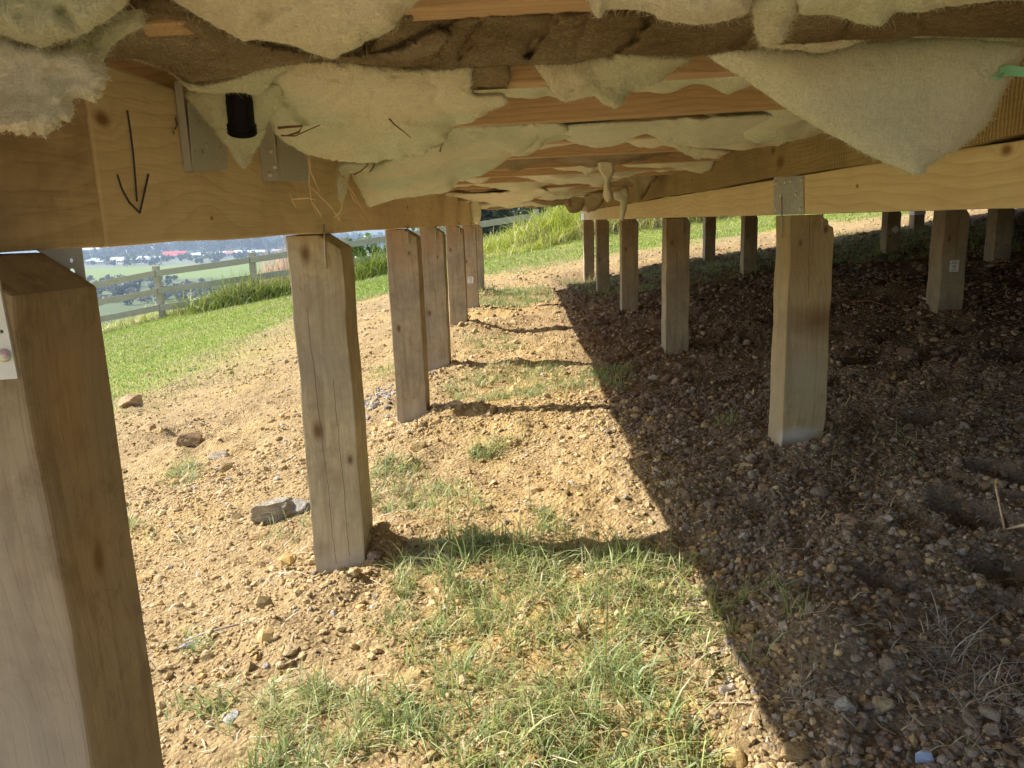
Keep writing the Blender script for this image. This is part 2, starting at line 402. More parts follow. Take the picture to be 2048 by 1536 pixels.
DENTS = [(*ground_pix(x, y), rx, ry, d, a) for x, y, rx, ry, d, a in [
    (1943, 1058, .058, .115, .075, .35), (2030, 985, .065, .12, .08, .35), (1745, 738, .12, .12, .09, 0), (1412, 775, .09, .08, .06, 0),
    (1800, 1205, .035, .10, .03, .75), (2010, 1160, .07, .09, .035, .6), (1680, 668, .12, .10, .05, 0), (1790, 680, .16, .12, .06, 0),
    (1890, 650, .12, .1, .05, 0), (1560, 640, .14, .1, .05, 0), (1450, 590, .2, .1, .05, 0), (1860, 860, .1, .07, .04, 0), (2040, 720, .14, .12, .07, 0)]]
HEAPS = [(*ground_pix(x, y), r, h) for x, y, r, h in [
    (905, 850, .16, .055), (1040, 860, .18, .04), (1190, 850, .15, .03), (880, 760, .2, .05), (1000, 750, .2, .035), (760, 1105, .09, .02),
    (1130, 1020, .2, .03), (1250, 960, .2, .035), (300, 890, .22, .08), (390, 900, .2, .07), (265, 830, .18, .07), (620, 640, .5, .06),
    (1600, 1180, .10, .03), (1660, 1290, .12, .04), (1780, 1120, .13, .04), (1730, 1330, .12, .04), (1850, 1000, .1, .04), (1500, 1000, .25, .03),
    (960, 660, .25, .04), (1130, 700, .25, .03), (1950, 800, .3, .06), (1780, 590, .4, .07), (480, 830, .3, .05), (560, 760, .3, .05)]]
def ground_z(X, Y):
    z = base_z(X, Y)
    for x, y, d in FIXD:
        r2 = (X - x) ** 2 + (Y - y) ** 2
        z = z + d * np.exp(-r2 / (.32 ** 2))
    near = 1 - sstep(9, 14, np.hypot(X, Y))
    lawn = lawn_mask(X, Y)
    rough = near * (1 - .8 * lawn)
    z = z + rough * (.045 * f2(X, Y, 1.9, 3, 1) + .028 * f2(X, Y, 5.5, 3, 2) + .017 * f2(X, Y, 16, 3, 3, .6))
    lump = f2(X, Y, 34, 3, 8, .6)
    z = z + rough * .011 * np.maximum(0, lump) * 2
    z = z + (1 - near) * .05 * f2(X, Y, .7, 3, 4) + lawn * .012 * f2(X, Y, 9, 2, 5)
    for x, y, rx, ry, d, a in DENTS:
        c, s_ = math.cos(a), math.sin(a); u = (X - x) * c + (Y - y) * s_; v = -(X - x) * s_ + (Y - y) * c
        q = np.sqrt((u / rx) ** 2 + (v / ry) ** 2) + .25 * f2(X, Y, 14, 2, 6)
        z = z - 1.2 * d * (1 - sstep(.5, 1.0, q)) + d * .4 * np.exp(-((q - 1.25) / .22) ** 2)
    for x, y, r, h in HEAPS:
        q2 = ((X - x) ** 2 + (Y - y) ** 2) / r ** 2
        z = z + h * np.exp(-q2) * (1 + .6 * f2(X, Y, 12, 2, 7))
    for x, y, zz in FIX:
        rr = np.hypot(X - x, Y - y)
        z = z + .034 * np.exp(-((rr - .115) / .06) ** 2) * np.clip(.35 + 1.1 * f2(X, Y, 7, 2, 9), 0, 1.2)
    # wheel tracks pressed in the soil beside the house
    tr = np.exp(-((X + 1.75 + .12 * (Y - 5)) / .19) ** 2) * sstep(3.2, 4.0, Y) * (1 - sstep(8, 9, Y))
    z = z - tr * (.02 + .011 * np.sin(Y * 46 + X * 14))
    return z
def lawn_mask(X, Y):
    n = .75 * f2(X, Y, .9, 3, 20) + .45 * f2(X, Y, 4, 2, 21)
    left = sstep(-1.15, 1.35, (-3.25 - X) + n + .05 * (Y - 8))
    far = sstep(-.4, .5, Y - 11.4 + n)
    return np.clip(np.maximum(left, far), 0, 1) * (np.abs(X) < 60)

def axis(a, c, lo, hi, n):
    u = np.linspace(np.arcsinh((lo - c) / a), np.arcsinh((hi - c) / a), n); return c + a * np.sinh(u)
gx = axis(.75, .25, -130, 130, 980); gy = axis(.7, 1.35, -40, 110, 1080)
XX, YY = np.meshgrid(gx, gy)
ZZ = ground_z(XX, YY)
lawn = lawn_mask(XX, YY)
nA = f2(XX, YY, 1.3, 4, 30); nB = f2(XX, YY, 6, 3, 31); nC = f2(XX, YY, .5, 2, 32)
tanc = np.array([.44, .317, .160]); brn = np.array([.33, .225, .115]); yel = np.array([.52, .35, .125]); gre = np.array([.21, .18, .15])
DIRT = tanc + np.clip(nA, 0, 1)[..., None] * 1.3 * (brn - tanc) + np.clip(-nA - .12, 0, 1)[..., None] * 1.3 * (yel - tanc)
def under(X, Y): return sstep(-.2, .5, Y) * sstep(.18, .55, X) * (1 - sstep(9.2, 10.2, Y))      # below the floor: greyer broken soil, with shade painted darker into its colour
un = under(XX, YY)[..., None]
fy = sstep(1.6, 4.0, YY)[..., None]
shc = (np.array([.25, .208, .165]) * (1 - fy) + np.array([.20, .140, .095]) * fy) * (1 + .45 * nB[..., None] + .25 * nA[..., None])  # soil tones with the floor's shade painted in, browner and darker farther back
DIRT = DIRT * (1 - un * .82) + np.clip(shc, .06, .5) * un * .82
dry = np.array([.42, .36, .17]); grn = np.array([.29, .31, .08])
gcol = grn * (1 + .35 * nB[..., None]) * (1 - .35 * np.clip(nA, 0, 1)[..., None]) + dry * .35 * np.clip(nA, 0, 1)[..., None]
edge = np.exp(-((lawn - .35) / .3) ** 2)[..., None]
gcol = gcol * (1 - .55 * edge) + dry * .55 * edge
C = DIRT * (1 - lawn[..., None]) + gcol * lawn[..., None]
ny, nx = XX.shape
idx = np.arange(nx * ny).reshape(ny, nx)
quads = np.stack([idx[:-1, :-1], idx[:-1, 1:], idx[1:, 1:], idx[1:, :-1]], -1).reshape(-1, 4)
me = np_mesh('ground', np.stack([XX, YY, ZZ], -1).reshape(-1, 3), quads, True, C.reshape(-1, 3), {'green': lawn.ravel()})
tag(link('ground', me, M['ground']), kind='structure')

# ------------------------------------------------------------------ stones
def ico(sub):
    bm = bmesh.new(); bmesh.ops.create_icosphere(bm, subdivisions=sub, radius=1.0)
    bm.verts.ensure_lookup_table()
    V = np.array([v.co for v in bm.verts]); Fc = np.array([[v.index for v in f.verts] for f in bm.faces]); bm.free(); return V, Fc
def rotmats(n):
    q = RNG.normal(size=(n, 4)); q /= np.linalg.norm(q, axis=1)[:, None]
    w, x, y, z = q.T
    return np.stack([1-2*(y*y+z*z), 2*(x*y-z*w), 2*(x*z+y*w), 2*(x*y+z*w), 1-2*(x*x+z*z), 2*(y*z-x*w), 2*(x*z-y*w), 2*(y*z+x*w), 1-2*(x*x+y*y)], -1).reshape(n, 3, 3)
def scatter_stones(name, P, R, colr, sub=1, sink=.35, protos=10):
    V0, F0 = ico(sub); nv = len(V0); Vs, Fs, Cs = [], [], []; base = 0
    which = RNG.integers(0, protos, len(P))
    for k in range(protos):
        m = which == k; n = m.sum()
        if n == 0: continue
        v = V0 * (1 + .30 * fbm(V0 * 1.3 + k * 9.1, 2, 60)[:, None])
        # flat chipped sides
        for _ in range(5):
            d = _n(RNG.normal(size=3)); h = RNG.uniform(.5, .8); s = v @ d; v = v - np.clip(s - h, 0, None)[:, None] * d
        S = R[m][:, None] * RNG.uniform(.65, 1.25, (n, 3))
        Mx = rotmats(n) * S[:, None, :]
        W = np.einsum('nij,vj->nvi', Mx, v)
        W[..., 2] *= .8
        W += P[m][:, None, :]; W[..., 2] += (R[m] * (.5 - sink))[:, None]
        Vs.append(W.reshape(-1, 3)); Fs.append((F0[None] + (np.arange(n) * nv)[:, None, None] + base).reshape(-1, 3)); base += n * nv
        Cs.append(np.repeat(colr[m], nv, 0))
    return np_mesh(name, np.concatenate(Vs), np.concatenate(Fs), False, np.concatenate(Cs))
def spread(n, y0, y1, p=1.0, xm=.78, x0=0.05):
    """n points over the strip of ground in view, denser near"""
    Y = y0 + (y1 - y0) * RNG.random(n) ** p
    X = x0 * Y + (RNG.random(n) * 2 - 1) * (xm * Y + .25)
    return X, Y
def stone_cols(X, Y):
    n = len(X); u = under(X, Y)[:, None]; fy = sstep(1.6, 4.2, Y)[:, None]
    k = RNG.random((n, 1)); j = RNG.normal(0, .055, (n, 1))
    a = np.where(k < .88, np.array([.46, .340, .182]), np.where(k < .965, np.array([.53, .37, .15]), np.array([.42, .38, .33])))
    b = np.where(k < .6, np.array([.25, .215, .18]), np.where(k < .78, np.array([.29, .22, .155]), np.array([.34, .315, .28])))  # greyer gravel below the floor, its colour darkened to carry the shade there
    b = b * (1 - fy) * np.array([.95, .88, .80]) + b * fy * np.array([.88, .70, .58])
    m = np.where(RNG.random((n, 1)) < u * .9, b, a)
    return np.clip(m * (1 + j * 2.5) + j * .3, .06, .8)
parts = []
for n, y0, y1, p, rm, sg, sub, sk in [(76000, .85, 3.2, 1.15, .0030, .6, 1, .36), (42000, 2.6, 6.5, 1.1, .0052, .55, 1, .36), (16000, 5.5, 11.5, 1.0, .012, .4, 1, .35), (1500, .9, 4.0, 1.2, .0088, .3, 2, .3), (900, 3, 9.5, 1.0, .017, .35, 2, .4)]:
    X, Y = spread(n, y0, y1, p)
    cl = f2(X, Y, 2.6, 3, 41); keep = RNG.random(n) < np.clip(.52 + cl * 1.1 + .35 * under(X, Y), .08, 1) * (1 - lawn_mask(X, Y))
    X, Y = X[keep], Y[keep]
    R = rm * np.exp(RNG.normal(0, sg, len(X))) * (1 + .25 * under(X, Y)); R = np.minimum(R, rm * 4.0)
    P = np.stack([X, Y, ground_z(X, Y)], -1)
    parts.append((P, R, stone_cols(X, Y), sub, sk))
lab_ = ['crumbled soil and fine stones over the near bare ground', 'crumbled soil and stones over the middle of the bare ground', 'clods and crumbs over the far bare ground', 'larger loose pebbles in the foreground soil', 'larger loose clods farther along the soil']
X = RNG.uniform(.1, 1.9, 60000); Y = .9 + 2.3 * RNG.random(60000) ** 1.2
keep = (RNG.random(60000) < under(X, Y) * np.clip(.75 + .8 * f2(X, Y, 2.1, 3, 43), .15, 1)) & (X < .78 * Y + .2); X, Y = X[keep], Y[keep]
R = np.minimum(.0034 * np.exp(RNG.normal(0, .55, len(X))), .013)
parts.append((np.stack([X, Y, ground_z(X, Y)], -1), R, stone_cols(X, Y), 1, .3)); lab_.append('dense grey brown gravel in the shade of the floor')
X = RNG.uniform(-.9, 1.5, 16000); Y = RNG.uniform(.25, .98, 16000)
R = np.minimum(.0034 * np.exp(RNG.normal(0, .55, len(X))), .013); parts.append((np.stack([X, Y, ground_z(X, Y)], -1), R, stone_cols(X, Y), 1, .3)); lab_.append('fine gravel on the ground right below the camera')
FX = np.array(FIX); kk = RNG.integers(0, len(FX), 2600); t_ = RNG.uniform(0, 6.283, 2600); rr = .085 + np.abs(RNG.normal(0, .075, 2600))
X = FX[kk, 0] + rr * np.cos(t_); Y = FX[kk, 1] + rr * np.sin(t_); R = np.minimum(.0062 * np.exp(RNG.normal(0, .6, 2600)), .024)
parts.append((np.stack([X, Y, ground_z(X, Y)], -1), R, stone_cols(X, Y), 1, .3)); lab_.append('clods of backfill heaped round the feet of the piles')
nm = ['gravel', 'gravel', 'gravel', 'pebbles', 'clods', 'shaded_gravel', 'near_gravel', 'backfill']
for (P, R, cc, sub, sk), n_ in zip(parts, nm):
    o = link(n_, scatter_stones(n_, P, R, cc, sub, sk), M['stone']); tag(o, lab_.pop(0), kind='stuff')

def rock(name, px, py, size, label, colr, seed, flat=.7, sink=.3, d=None):
    x, y = ground_pix(px, py) if d is None else d
    V0, F0 = ico(4)
    v = V0 * (1 + .28 * fbm(V0 * 1.2 + seed, 3, 70)[:, None])
    rs = np.random.default_rng(seed)
    for _ in range(9):
        dd = _n(rs.normal(size=3)); h = rs.uniform(.55, .85); s = v @ dd; v = v - np.clip(s - h, 0, None)[:, None] * dd
    v = v + V0 * (.07 * fbm(V0 * 6 + seed, 4, 71)[:, None])
    v = v * np.array(size) * np.array([1, 1, flat])
    cn = fbm(V0 * 3 + seed, 4, 72)[:, None]
    cc = np.array(colr) * (1 + .5 * cn)
    me = np_mesh(name, v, F0, False, np.clip(cc, .04, .8))
    z = float(ground_z(np.array([x]), np.array([y]))[0])
    o = link(name, me, M['bigrock'], loc=(x, y, z + size[2] * flat * (1 - sink * 2) * .6)); o.rotation_euler = (0, 0, seed)
    return tag(o, label, 'rock')
rock('rock', 550, 1036, (.085, .06, .078), 'large grey lump of broken rock in the dirt left of the second pile', (.40, .355, .27), 1)
rock('rock', 604, 1018, (.055, .05, .052), 'flat grey rock half hidden behind the second pile', (.36, .33, .28), 2)
rock('rock', 520, 1072, (.042, .035, .03), 'orange brown clod in front of the large grey rock', (.42, .28, .14), 3)
rock('rock', 283, 1140, (.035, .04, .026), 'ochre clay lump beside the nearest pile', (.47, .31, .13), 4)
rock('rock', 266, 826, (.12, .10, .10), 'wedge of orange clay standing in the dirt by the lawn', (.46, .32, .18), 5)
rock('rock', 1048, 784, (.075, .06, .07), 'yellow brown clod in the sunlit grass beyond the third pile', (.52, .38, .17), 6)
rock('rock', 838, 912, (.034, .034, .04), 'small yellow stone standing in the sun below the third pile', (.52, .38, .18), 7)
rock('rock', 464, 1447, (.021, .017, .017), 'pale grey stone in the foreground dirt beside a grass tuft', (.50, .49, .47), 8)
rock('rock', 752, 1136, (.026, .024, .022), 'brown stone in the shadow at the foot of the second pile', (.30, .21, .14), 9)
rock('rock', 1590, 1518, (.026, .018, .018), 'tan stone at the bottom edge of the shaded gravel', (.46, .33, .17), 10)
rock('rock', 1688, 1440, (.020, .018, .018), 'grey stone among the shaded gravel in the foreground', (.40, .38, .34), 11)
rock('rock', 1765, 1430, (.018, .018, .020), 'yellowish stone standing among the shaded gravel', (.44, .36, .22), 12)
rock('rock', 390, 1300, (.034, .014, .014), 'long blue grey stone lying in the sunlit gravel', (.36, .36, .38), 13)
rock('rock', 585, 1320, (.024, .015, .013), 'tan flat stone in the sunlit dirt of the foreground', (.48, .36, .20), 14)
rock('rock', 300, 885, (.10, .08, .08), 'heap like brown clod beyond the nearest pile', (.42, .28, .14), 15)
rock('rock', 385, 905, (.075, .07, .06), 'brown clod of turned soil right of a larger clod', (.38, .25, .13), 16)
rock('rock', 440, 915, (.05, .05, .04), 'grey brown clod in turned soil near the second pile', (.36, .29, .21), 17)
# blue grey gravel spilt round the foot of the third pile, left side
g0 = ground_pix(752, 812); X = g0[0] + RNG.normal(0, .10, 900); Y = g0[1] + RNG.normal(0, .22, 900)
X, Y = X[:260], Y[:260]; P = np.stack([X, Y, ground_z(X, Y)], -1); R = .009 * np.exp(RNG.normal(0, .4, 260))
tag(link('grey_gravel', scatter_stones('grey_gravel', P, R, np.clip(np.array([.32, .30, .28]) * (1 + RNG.normal(0, .22, (260, 1))), .08, .7), 1), M['stone']), 'blue grey gravel spilt beside the third pile', kind='stuff')

# ------------------------------------------------------------------ grass
def blades(name, P, H, W, lean, az, colr, mat, seg=3, curl=None, tipc=1.15, basec=.8):
    """P (n,3) roots, H heights, W widths, lean 0..1 outward, az direction"""
    n = len(P); ts = np.linspace(0, 1, seg + 1)
    dirx, diry = np.cos(az), np.sin(az)
    tw = az + math.pi / 2 + RNG.normal(0, .7, n); sx, sy = np.cos(tw), np.sin(tw)
    Vs = []; Cs = []
    for i, t in enumerate(ts):
        out = lean * H * (t ** 1.7); up = H * (t - .45 * lean * t ** 2.2)
        c = P + np.stack([dirx * out, diry * out, up], -1)
        if i < seg:
            w = (W * (1 - .55 * t) * .5)[:, None] * np.stack([sx, sy, np.zeros(n)], -1)
            Vs += [c - w, c + w]; Cs += [colr * (basec + (tipc - basec) * t)] * 2
        else:
            Vs.append(c); Cs.append(colr * tipc)
    k = len(Vs); V = np.stack(Vs, 1).reshape(-1, 3); Cc = np.stack(Cs, 1).reshape(-1, 3)
    b = (np.arange(n) * k)[:, None]
    q = np.concatenate([b + np.array([[2*i, 2*i+1, 2*i+3, 2*i+2]]) for i in range(seg - 1)]) if seg > 1 else np.zeros((0, 4), int)
    tr = b + np.array([[2*(seg-1), 2*(seg-1)+1, 2*seg]])
    return link(name, np_mesh(name, V, [q, tr], True, np.clip(Cc, 0.005, .9)), mat)
def grass_cols(n, dryp=.3, br=1.0):
    k = RNG.random((n, 1)); j = RNG.normal(0, .16, (n, 1))
    g = np.where(RNG.random((n, 1)) < .5, np.array([.18, .25, .06]), np.array([.13, .20, .065]))
    d = np.where(RNG.random((n, 1)) < .5, np.array([.58, .49, .27]), np.array([.46, .40, .20]))
    return np.where(k < dryp, d, g) * (1 + j) * br
def in_poly(px, py, poly):
    r = np.zeros(px.shape, bool); m = len(poly); j = m - 1
    for i in range(m):
        xi, yi = poly[i]; xj, yj = poly[j]
        c = ((yi > py) != (yj > py)) & (px < (xj - xi) * (py - yi) / (yj - yi + 1e-9) + xi); r ^= c; j = i
    return r
# outlines of the turf patches, drawn on the ground itself
PATCH = [
    ([(790, 1120), (930, 1100), (1100, 1085), (1330, 1110), (1380, 1180), (1480, 1250), (1520, 1340), (1490, 1420), (1330, 1450), (1200, 1470), (1010, 1440), (880, 1390), (810, 1290), (780, 1190)], 1.0, .34, .055),
    ([(330, 1440), (480, 1400), (600, 1390), (800, 1400), (1000, 1420), (1200, 1450), (1330, 1460), (1400, 1560), (900, 1640), (500, 1640), (560, 1500)], .75, .22, .055),
    ([(740, 940), (860, 930), (960, 980), (1010, 1020), (980, 1060), (860, 1040), (750, 1030)], .55, .45, .045),
    ([(1050, 1040), (1130, 1045), (1180, 1090), (1100, 1110), (1040, 1090)], .8, .3, .05),
    ([(880, 1080), (960, 1075), (1040, 1110), (940, 1130), (860, 1120)], .8, .15, .05),
    ([(900, 770), (1040, 745), (1180, 735), (1220, 770), (1180, 800), (1020, 815), (900, 805)], .9, .45, .05),
    ([(960, 890), (1060, 860), (1080, 880), (990, 920), (950, 920)], .8, .3, .05),
    ([(920, 690), (1020, 685), (1060, 705), (950, 720)], .5, .4, .05),
    ([(960, 585), (1095, 572), (1110, 600), (1040, 615), (960, 620), (935, 640)], 1.0, .25, .06),
    ([(1180, 745), (1260, 725), (1270, 790), (1220, 800)], .6, .2, .045),
    ([(1405, 1200), (1520, 1185), (1560, 1240), (1600, 1300), (1500, 1345), (1440, 1330), (1400, 1260)], .8, .12, .055),
    ([(1120, 560), (1250, 550), (1330, 530), (1540, 500), (1560, 540), (1400, 570), (1200, 600)], .45, .2, .06),
    ([(1640, 470), (1790, 460), (2010, 440), (2040, 500), (1800, 525), (1650, 530)], .5, .2, .06),
    ([(325, 945), (385, 930), (395, 970), (340, 985)], .7, .3, .05), ([(248, 1060), (285, 1045), (290, 1080), (250, 1085)], .6, .3, .05),
    ([(360, 1070), (395, 1075), (385, 1095), (355, 1090)], .5, .25, .03), ([(500, 1040), (620, 1030), (625, 1080), (560, 1090)], .25, .3, .045),
    ([(740, 740), (790, 735), (790, 760), (750, 770)], .6, .25, .05), ([(395, 1290), (450, 1290), (440, 1330), (400, 1330)], .4, .3, .04),
    ([(540, 1400), (640, 1370), (660, 1440), (560, 1470)], .8, .2, .06), ([(1440, 850), (1490, 840), (1490, 870), (1440, 875)], .5, .15, .04),
    ([(1590, 900), (1800, 890), (1900, 990), (1700, 1020)], .09, .55, .05), ([(1880, 1490), (2000, 1440), (2040, 1500), (1900, 1540)], .25, .3, .05)]
Ps, Hs, Ds = [], [], []
for poly, dens, dryp, h in PATCH:
    pw = np.array([ground_pix(*p) for p in poly]); lo, hi = pw.min(0) - .05, pw.max(0) + .05
    area = (hi - lo).prod(); yc = pw[:, 1].mean()
    n = int(min(area * 40000 / max(1, (yc / 1.6)) ** 1.0, 110000))
    X = RNG.uniform(lo[0], hi[0], n); Y = RNG.uniform(lo[1], hi[1], n)
    jx = .09 * f2(X, Y, 7, 3, 50); jy = .09 * f2(X, Y, 7, 3, 51)
    m = in_poly(X + jx, Y + jy, [tuple(p) for p in pw])
    cl = f2(X, Y, 9, 3, 52) + .6 * f2(X, Y, 28, 2, 53)
    m &= RNG.random(n) < np.clip(dens * (.50 + cl * 1.9), 0.02, 1)
    X, Y = X[m], Y[m]
    Ps.append(np.stack([X, Y, ground_z(X, Y) - .004], -1)); Hs.append(h * np.exp(RNG.normal(0, .42, len(X))) * (.75 + .5 * np.clip(f2(X, Y, 6, 2, 54) + .3, 0, 1)))
    Ds.append(np.full(len(X), dryp))
P = np.concatenate(Ps); H = np.concatenate(Hs); D = np.concatenate(Ds); n = len(P)
isdry = RNG.random(n) < np.clip(D * 1.15 + .35 * f2(P[:, 0], P[:, 1], 5, 2, 66), .05, .9)
lean = np.where(isdry, RNG.uniform(.6, 1.5, n), np.abs(RNG.normal(.8, .45, n)))
H = np.where(isdry, H * .6, H * .85)
o = blades('grass', P, H, np.clip(.0022 * np.exp(RNG.normal(0, .35, n)) * (1 + .13 * P[:, 1]), 0, .012), lean, RNG.uniform(0, 6.283, n),
           np.where(isdry[:, None], grass_cols(n, 1.0), grass_cols(n, 0.0, 1.7) * np.array([1.22, 1.0, 1.35])), M['grass'])
tag(o, 'patchy green and straw coloured grass growing through the dirt', kind='stuff')
print('grass blades', n)
# mown lawn round the house
X = np.concatenate([RNG.uniform(-11, -2, 150000), RNG.uniform(-3, 11, 120000)]); Y = np.concatenate([RNG.uniform(4.5, 16.3, 150000), RNG.uniform(10, 16.3, 120000)])
m = (RNG.random(len(X)) < lawn_mask(X, Y) * .95 + .02 * (X < -2)) & (np.abs(X - .02 * Y) < .72 * Y + .4)
X, Y = X[m], Y[m]; n = len(X)
nz = f2(X, Y, .9, 3, 55); el = np.exp(-((lawn_mask(X, Y) - .4) / .3) ** 2)
cc = grass_cols(n, 0.0, 1.45)
dr = RNG.random(n) < np.clip(.10 + .95 * nz + .8 * el, .04, .9)
cc = np.where(dr[:, None], grass_cols(n, 1.0, .85), cc * np.array([1.12, 1.1, .6]))
o = blades('lawn', np.stack([X, Y, ground_z(X, Y) - .005], -1), .034 * np.exp(RNG.normal(0, .4, n)) * (1 + .5 * nz), .008 * np.exp(RNG.normal(0, .25, n)), np.abs(RNG.normal(.5, .3, n)), RNG.uniform(0, 6.283, n), cc, M['grass'], 2)
tag(o, 'short bright green lawn between the house and the fence', kind='stuff')
# long grass on the bank and along the fence foot
def long_grass(name, X, Y, h, label, dryp, w=.011, br=1.0, dz=0.0):
    n = len(X); cl = f2(X, Y, 1.5, 3, 57)
    hh = h * np.exp(RNG.normal(0, .3, n)) * np.clip(.85 + .9 * cl, .35, 1.5)
    if 'bank' in name: hh = hh * (.42 + .58 * sstep(-.5, 1.1, X))
    if name == 'fence_grass': hh = hh * (.5 + .5 * sstep(-7, -5.6, X))
    cc = grass_cols(n, 0.0, br) * (np.array([2.3, 1.8, .8]) if 'bank' in name else np.array([1.75, 1.5, .75])); d = RNG.random((n, 1)) < np.clip(dryp + .5 * f2(X, Y, 2.3, 2, 58), 0, 1)[:, None]
    cc = np.where(d, grass_cols(n, 1.0, .9 * br), cc)
    o = blades(name, np.stack([X, Y, ground_z(X, Y) - .02 + dz], -1), hh, w * np.exp(RNG.normal(0, .3, n)), np.abs(RNG.normal(.75, .35, n)), RNG.uniform(0, 6.283, n), cc, M['grass'], 4)
    return tag(o, label, kind='stuff')
n = 20000; X = -1.1 + 7.6 * RNG.random(n); Y = RNG.normal(15.6, .75, n); m = Y > 14.3 + .5 * f2(X, Y, .8, 2, 59); X, Y = X[m], Y[m]
long_grass('bank_grass', X, Y, .55, 'tall yellow green grass heaped on the bank beyond the house end', .22, .012, 1.15)
n = 2600; X = RNG.uniform(-1.2, 5, n); Y = RNG.normal(14.6, .2, n); long_grass('dry_bank_grass', X, Y, .4, 'straw coloured dry grass along the foot of the bank', .75, .012)
n = 8000; X = -11 + 9.9 * RNG.random(n) ** .55; Y = RNG.normal(16.3, .3, n); long_grass('fence_grass', X, Y, .20, 'unmown grass along the foot of the rail fence', .2, .012, .9)
n = 9000; X = RNG.uniform(-12, 3, n); Y = RNG.uniform(16.9, 22, n); long_grass('verge_grass', X, Y, .33, 'yellowing grass on the slope just behind the fence', .5, .016, 1.2)
for cx_, cy_, r_, k_ in [(-5.5, 16.2, .45, 1500), (-4.7, 16.3, .5, 1500), (-6.4, 16.25, .4, 900), (-3.0, 16.2, .4, 1200), (-2.4, 16.3, .35, 900)]:
    X = RNG.normal(cx_, r_, k_); Y = RNG.normal(cy_, .22, k_)
    long_grass('weed_clump', X, Y, .42, 'dark green weeds grown through the fence rails', .08, .014, .8)
# dead stalks and straw litter
def straw_litter(name, n, spec, label):
    X, Y = spec; n = len(X)
    az = RNG.uniform(0, 6.283, n); L = .03 * np.exp(RNG.normal(0, .5, n)); Z = ground_z(X, Y) + .006
    d = np.stack([np.cos(az), np.sin(az), RNG.normal(.05, .25, n)], -1); sdir = np.stack([-np.sin(az), np.cos(az), np.zeros(n)], -1)
    P0 = np.stack([X, Y, Z], -1); w = .0011 * (1 + .25 * Y)[:, None] * sdir
    mid = P0 + d * (L * .5)[:, None] + sdir * (RNG.normal(0, .12, n) * L)[:, None] + np.array([0, 0, .004]); end = P0 + d * L[:, None]
    V = np.stack([P0 - w, P0 + w, mid - w, mid + w, end - w * .5, end + w * .5], 1).reshape(-1, 3)
    b = (np.arange(n) * 6)[:, None]
    q = np.concatenate([b + np.array([[0, 1, 3, 2]]), b + np.array([[2, 3, 5, 4]])])
    cc = np.repeat(np.array([.62, .53, .38]) * (1 + RNG.normal(0, .2, (n, 1))), 6, 0)
    o = link(name, np_mesh(name, V, q, False, np.clip(cc, .05, .85)), M['grass']); return tag(o, label, kind='stuff')
X1, Y1 = spread(2600, .9, 4.5, 1.1); X2, Y2 = spread(1800, 4, 10, 1.0)
straw_litter('straw_litter', 0, (np.concatenate([X1, X2]), np.concatenate([Y1, Y2])), 'bits of dead straw and root scattered over the soil')
tufts = [(1975, 1390, .055, 300, .035), (1905, 1320, .025, 110, .04), (1680, 1430, .016, 45, .028), (1590, 1420, .016, 40, .028), (1750, 1080, .02, 40, .03), (1700, 980, .04, 45, .03), (1660, 560, .2, 90, .06), (1780, 555, .15, 80, .07)]
for px, py, r_, k_, h_ in tufts:
    x, y = ground_pix(px, py); X = RNG.normal(x, r_, k_); Y = RNG.normal(y, r_, k_)
    o = blades('dead_grass', np.stack([X, Y, ground_z(X, Y) - .003], -1), h_ * np.exp(RNG.normal(0, .4, k_)), np.full(k_, .0019) * (1 + .15 * y), RNG.uniform(.6, 2.0, k_), RNG.uniform(0, 6.283, k_), np.array([.50, .46, .38]) * (1 + RNG.normal(0, .2, (k_, 1))), M['grass'], 4)
    tag(o, 'tangled dead grey grass lying on the shaded soil', kind='stuff')
HAZE = 0.00038
# ------------------------------------------------------------------ piles
def prism(profile, y0, y1, zcuts=True, jitter=.0019, bev=.0035, seed=0, yn=1):
    """profile: (x,z) polygon, extruded along y, cut up and roughened a little"""
    bm = bmesh.new()
    a = [bm.verts.new((x, y0, z)) for x, z in profile]; b = [bm.verts.new((x, y1, z)) for x, z in profile]
    n = len(profile)
    bm.faces.new(a); bm.faces.new(b[::-1])
    for i in range(n): bm.faces.new((a[(i + 1) % n], a[i], b[i], b[(i + 1) % n]))
    bmesh.ops.recalc_face_normals(bm, faces=bm.faces[:])
    bevel_all(bm, bev, 2)
    zs = [z for _, z in profile]; xs = [x for x, _ in profile]
    def cuts(lo, hi, step, axis):
        k = lo + step
        while k < hi - 1e-4:
            co = [0, 0, 0]; no = [0, 0, 0]; co[axis] = k; no[axis] = 1
            bmesh.ops.bisect_plane(bm, geom=bm.verts[:] + bm.edges[:] + bm.faces[:], plane_co=co, plane_no=no); k += step
    if zcuts: cuts(min(zs), max(zs), .045, 2)
    else: cuts(y0, y1, max(.06, (y1 - y0) / 90), 1)
    V = np.array([v.co for v in bm.verts])
    for k in range(3):
        d = jitter * (fbm(V * 9 + seed * 3.1 + k * 11, 2, 80 + k) * 2 + .6 * fbm(V * 60 + seed + k * 5, 2, 90 + k))
        for v, q in zip(bm.verts, d): v.co[k] += q
    return bm
def wire_dog(name, parent, p0, p1, r=.0024):
    bm = bmesh.new(); add_tube(bm, [p0, ((p0[0] + p1[0]) / 2, (p0[1] + p1[1]) / 2 - .0015, (p0[2] + p1[2]) / 2), p1], r, 8)
    return bm_obj(name, bm, M['wire'], parent, True)
PW = .125
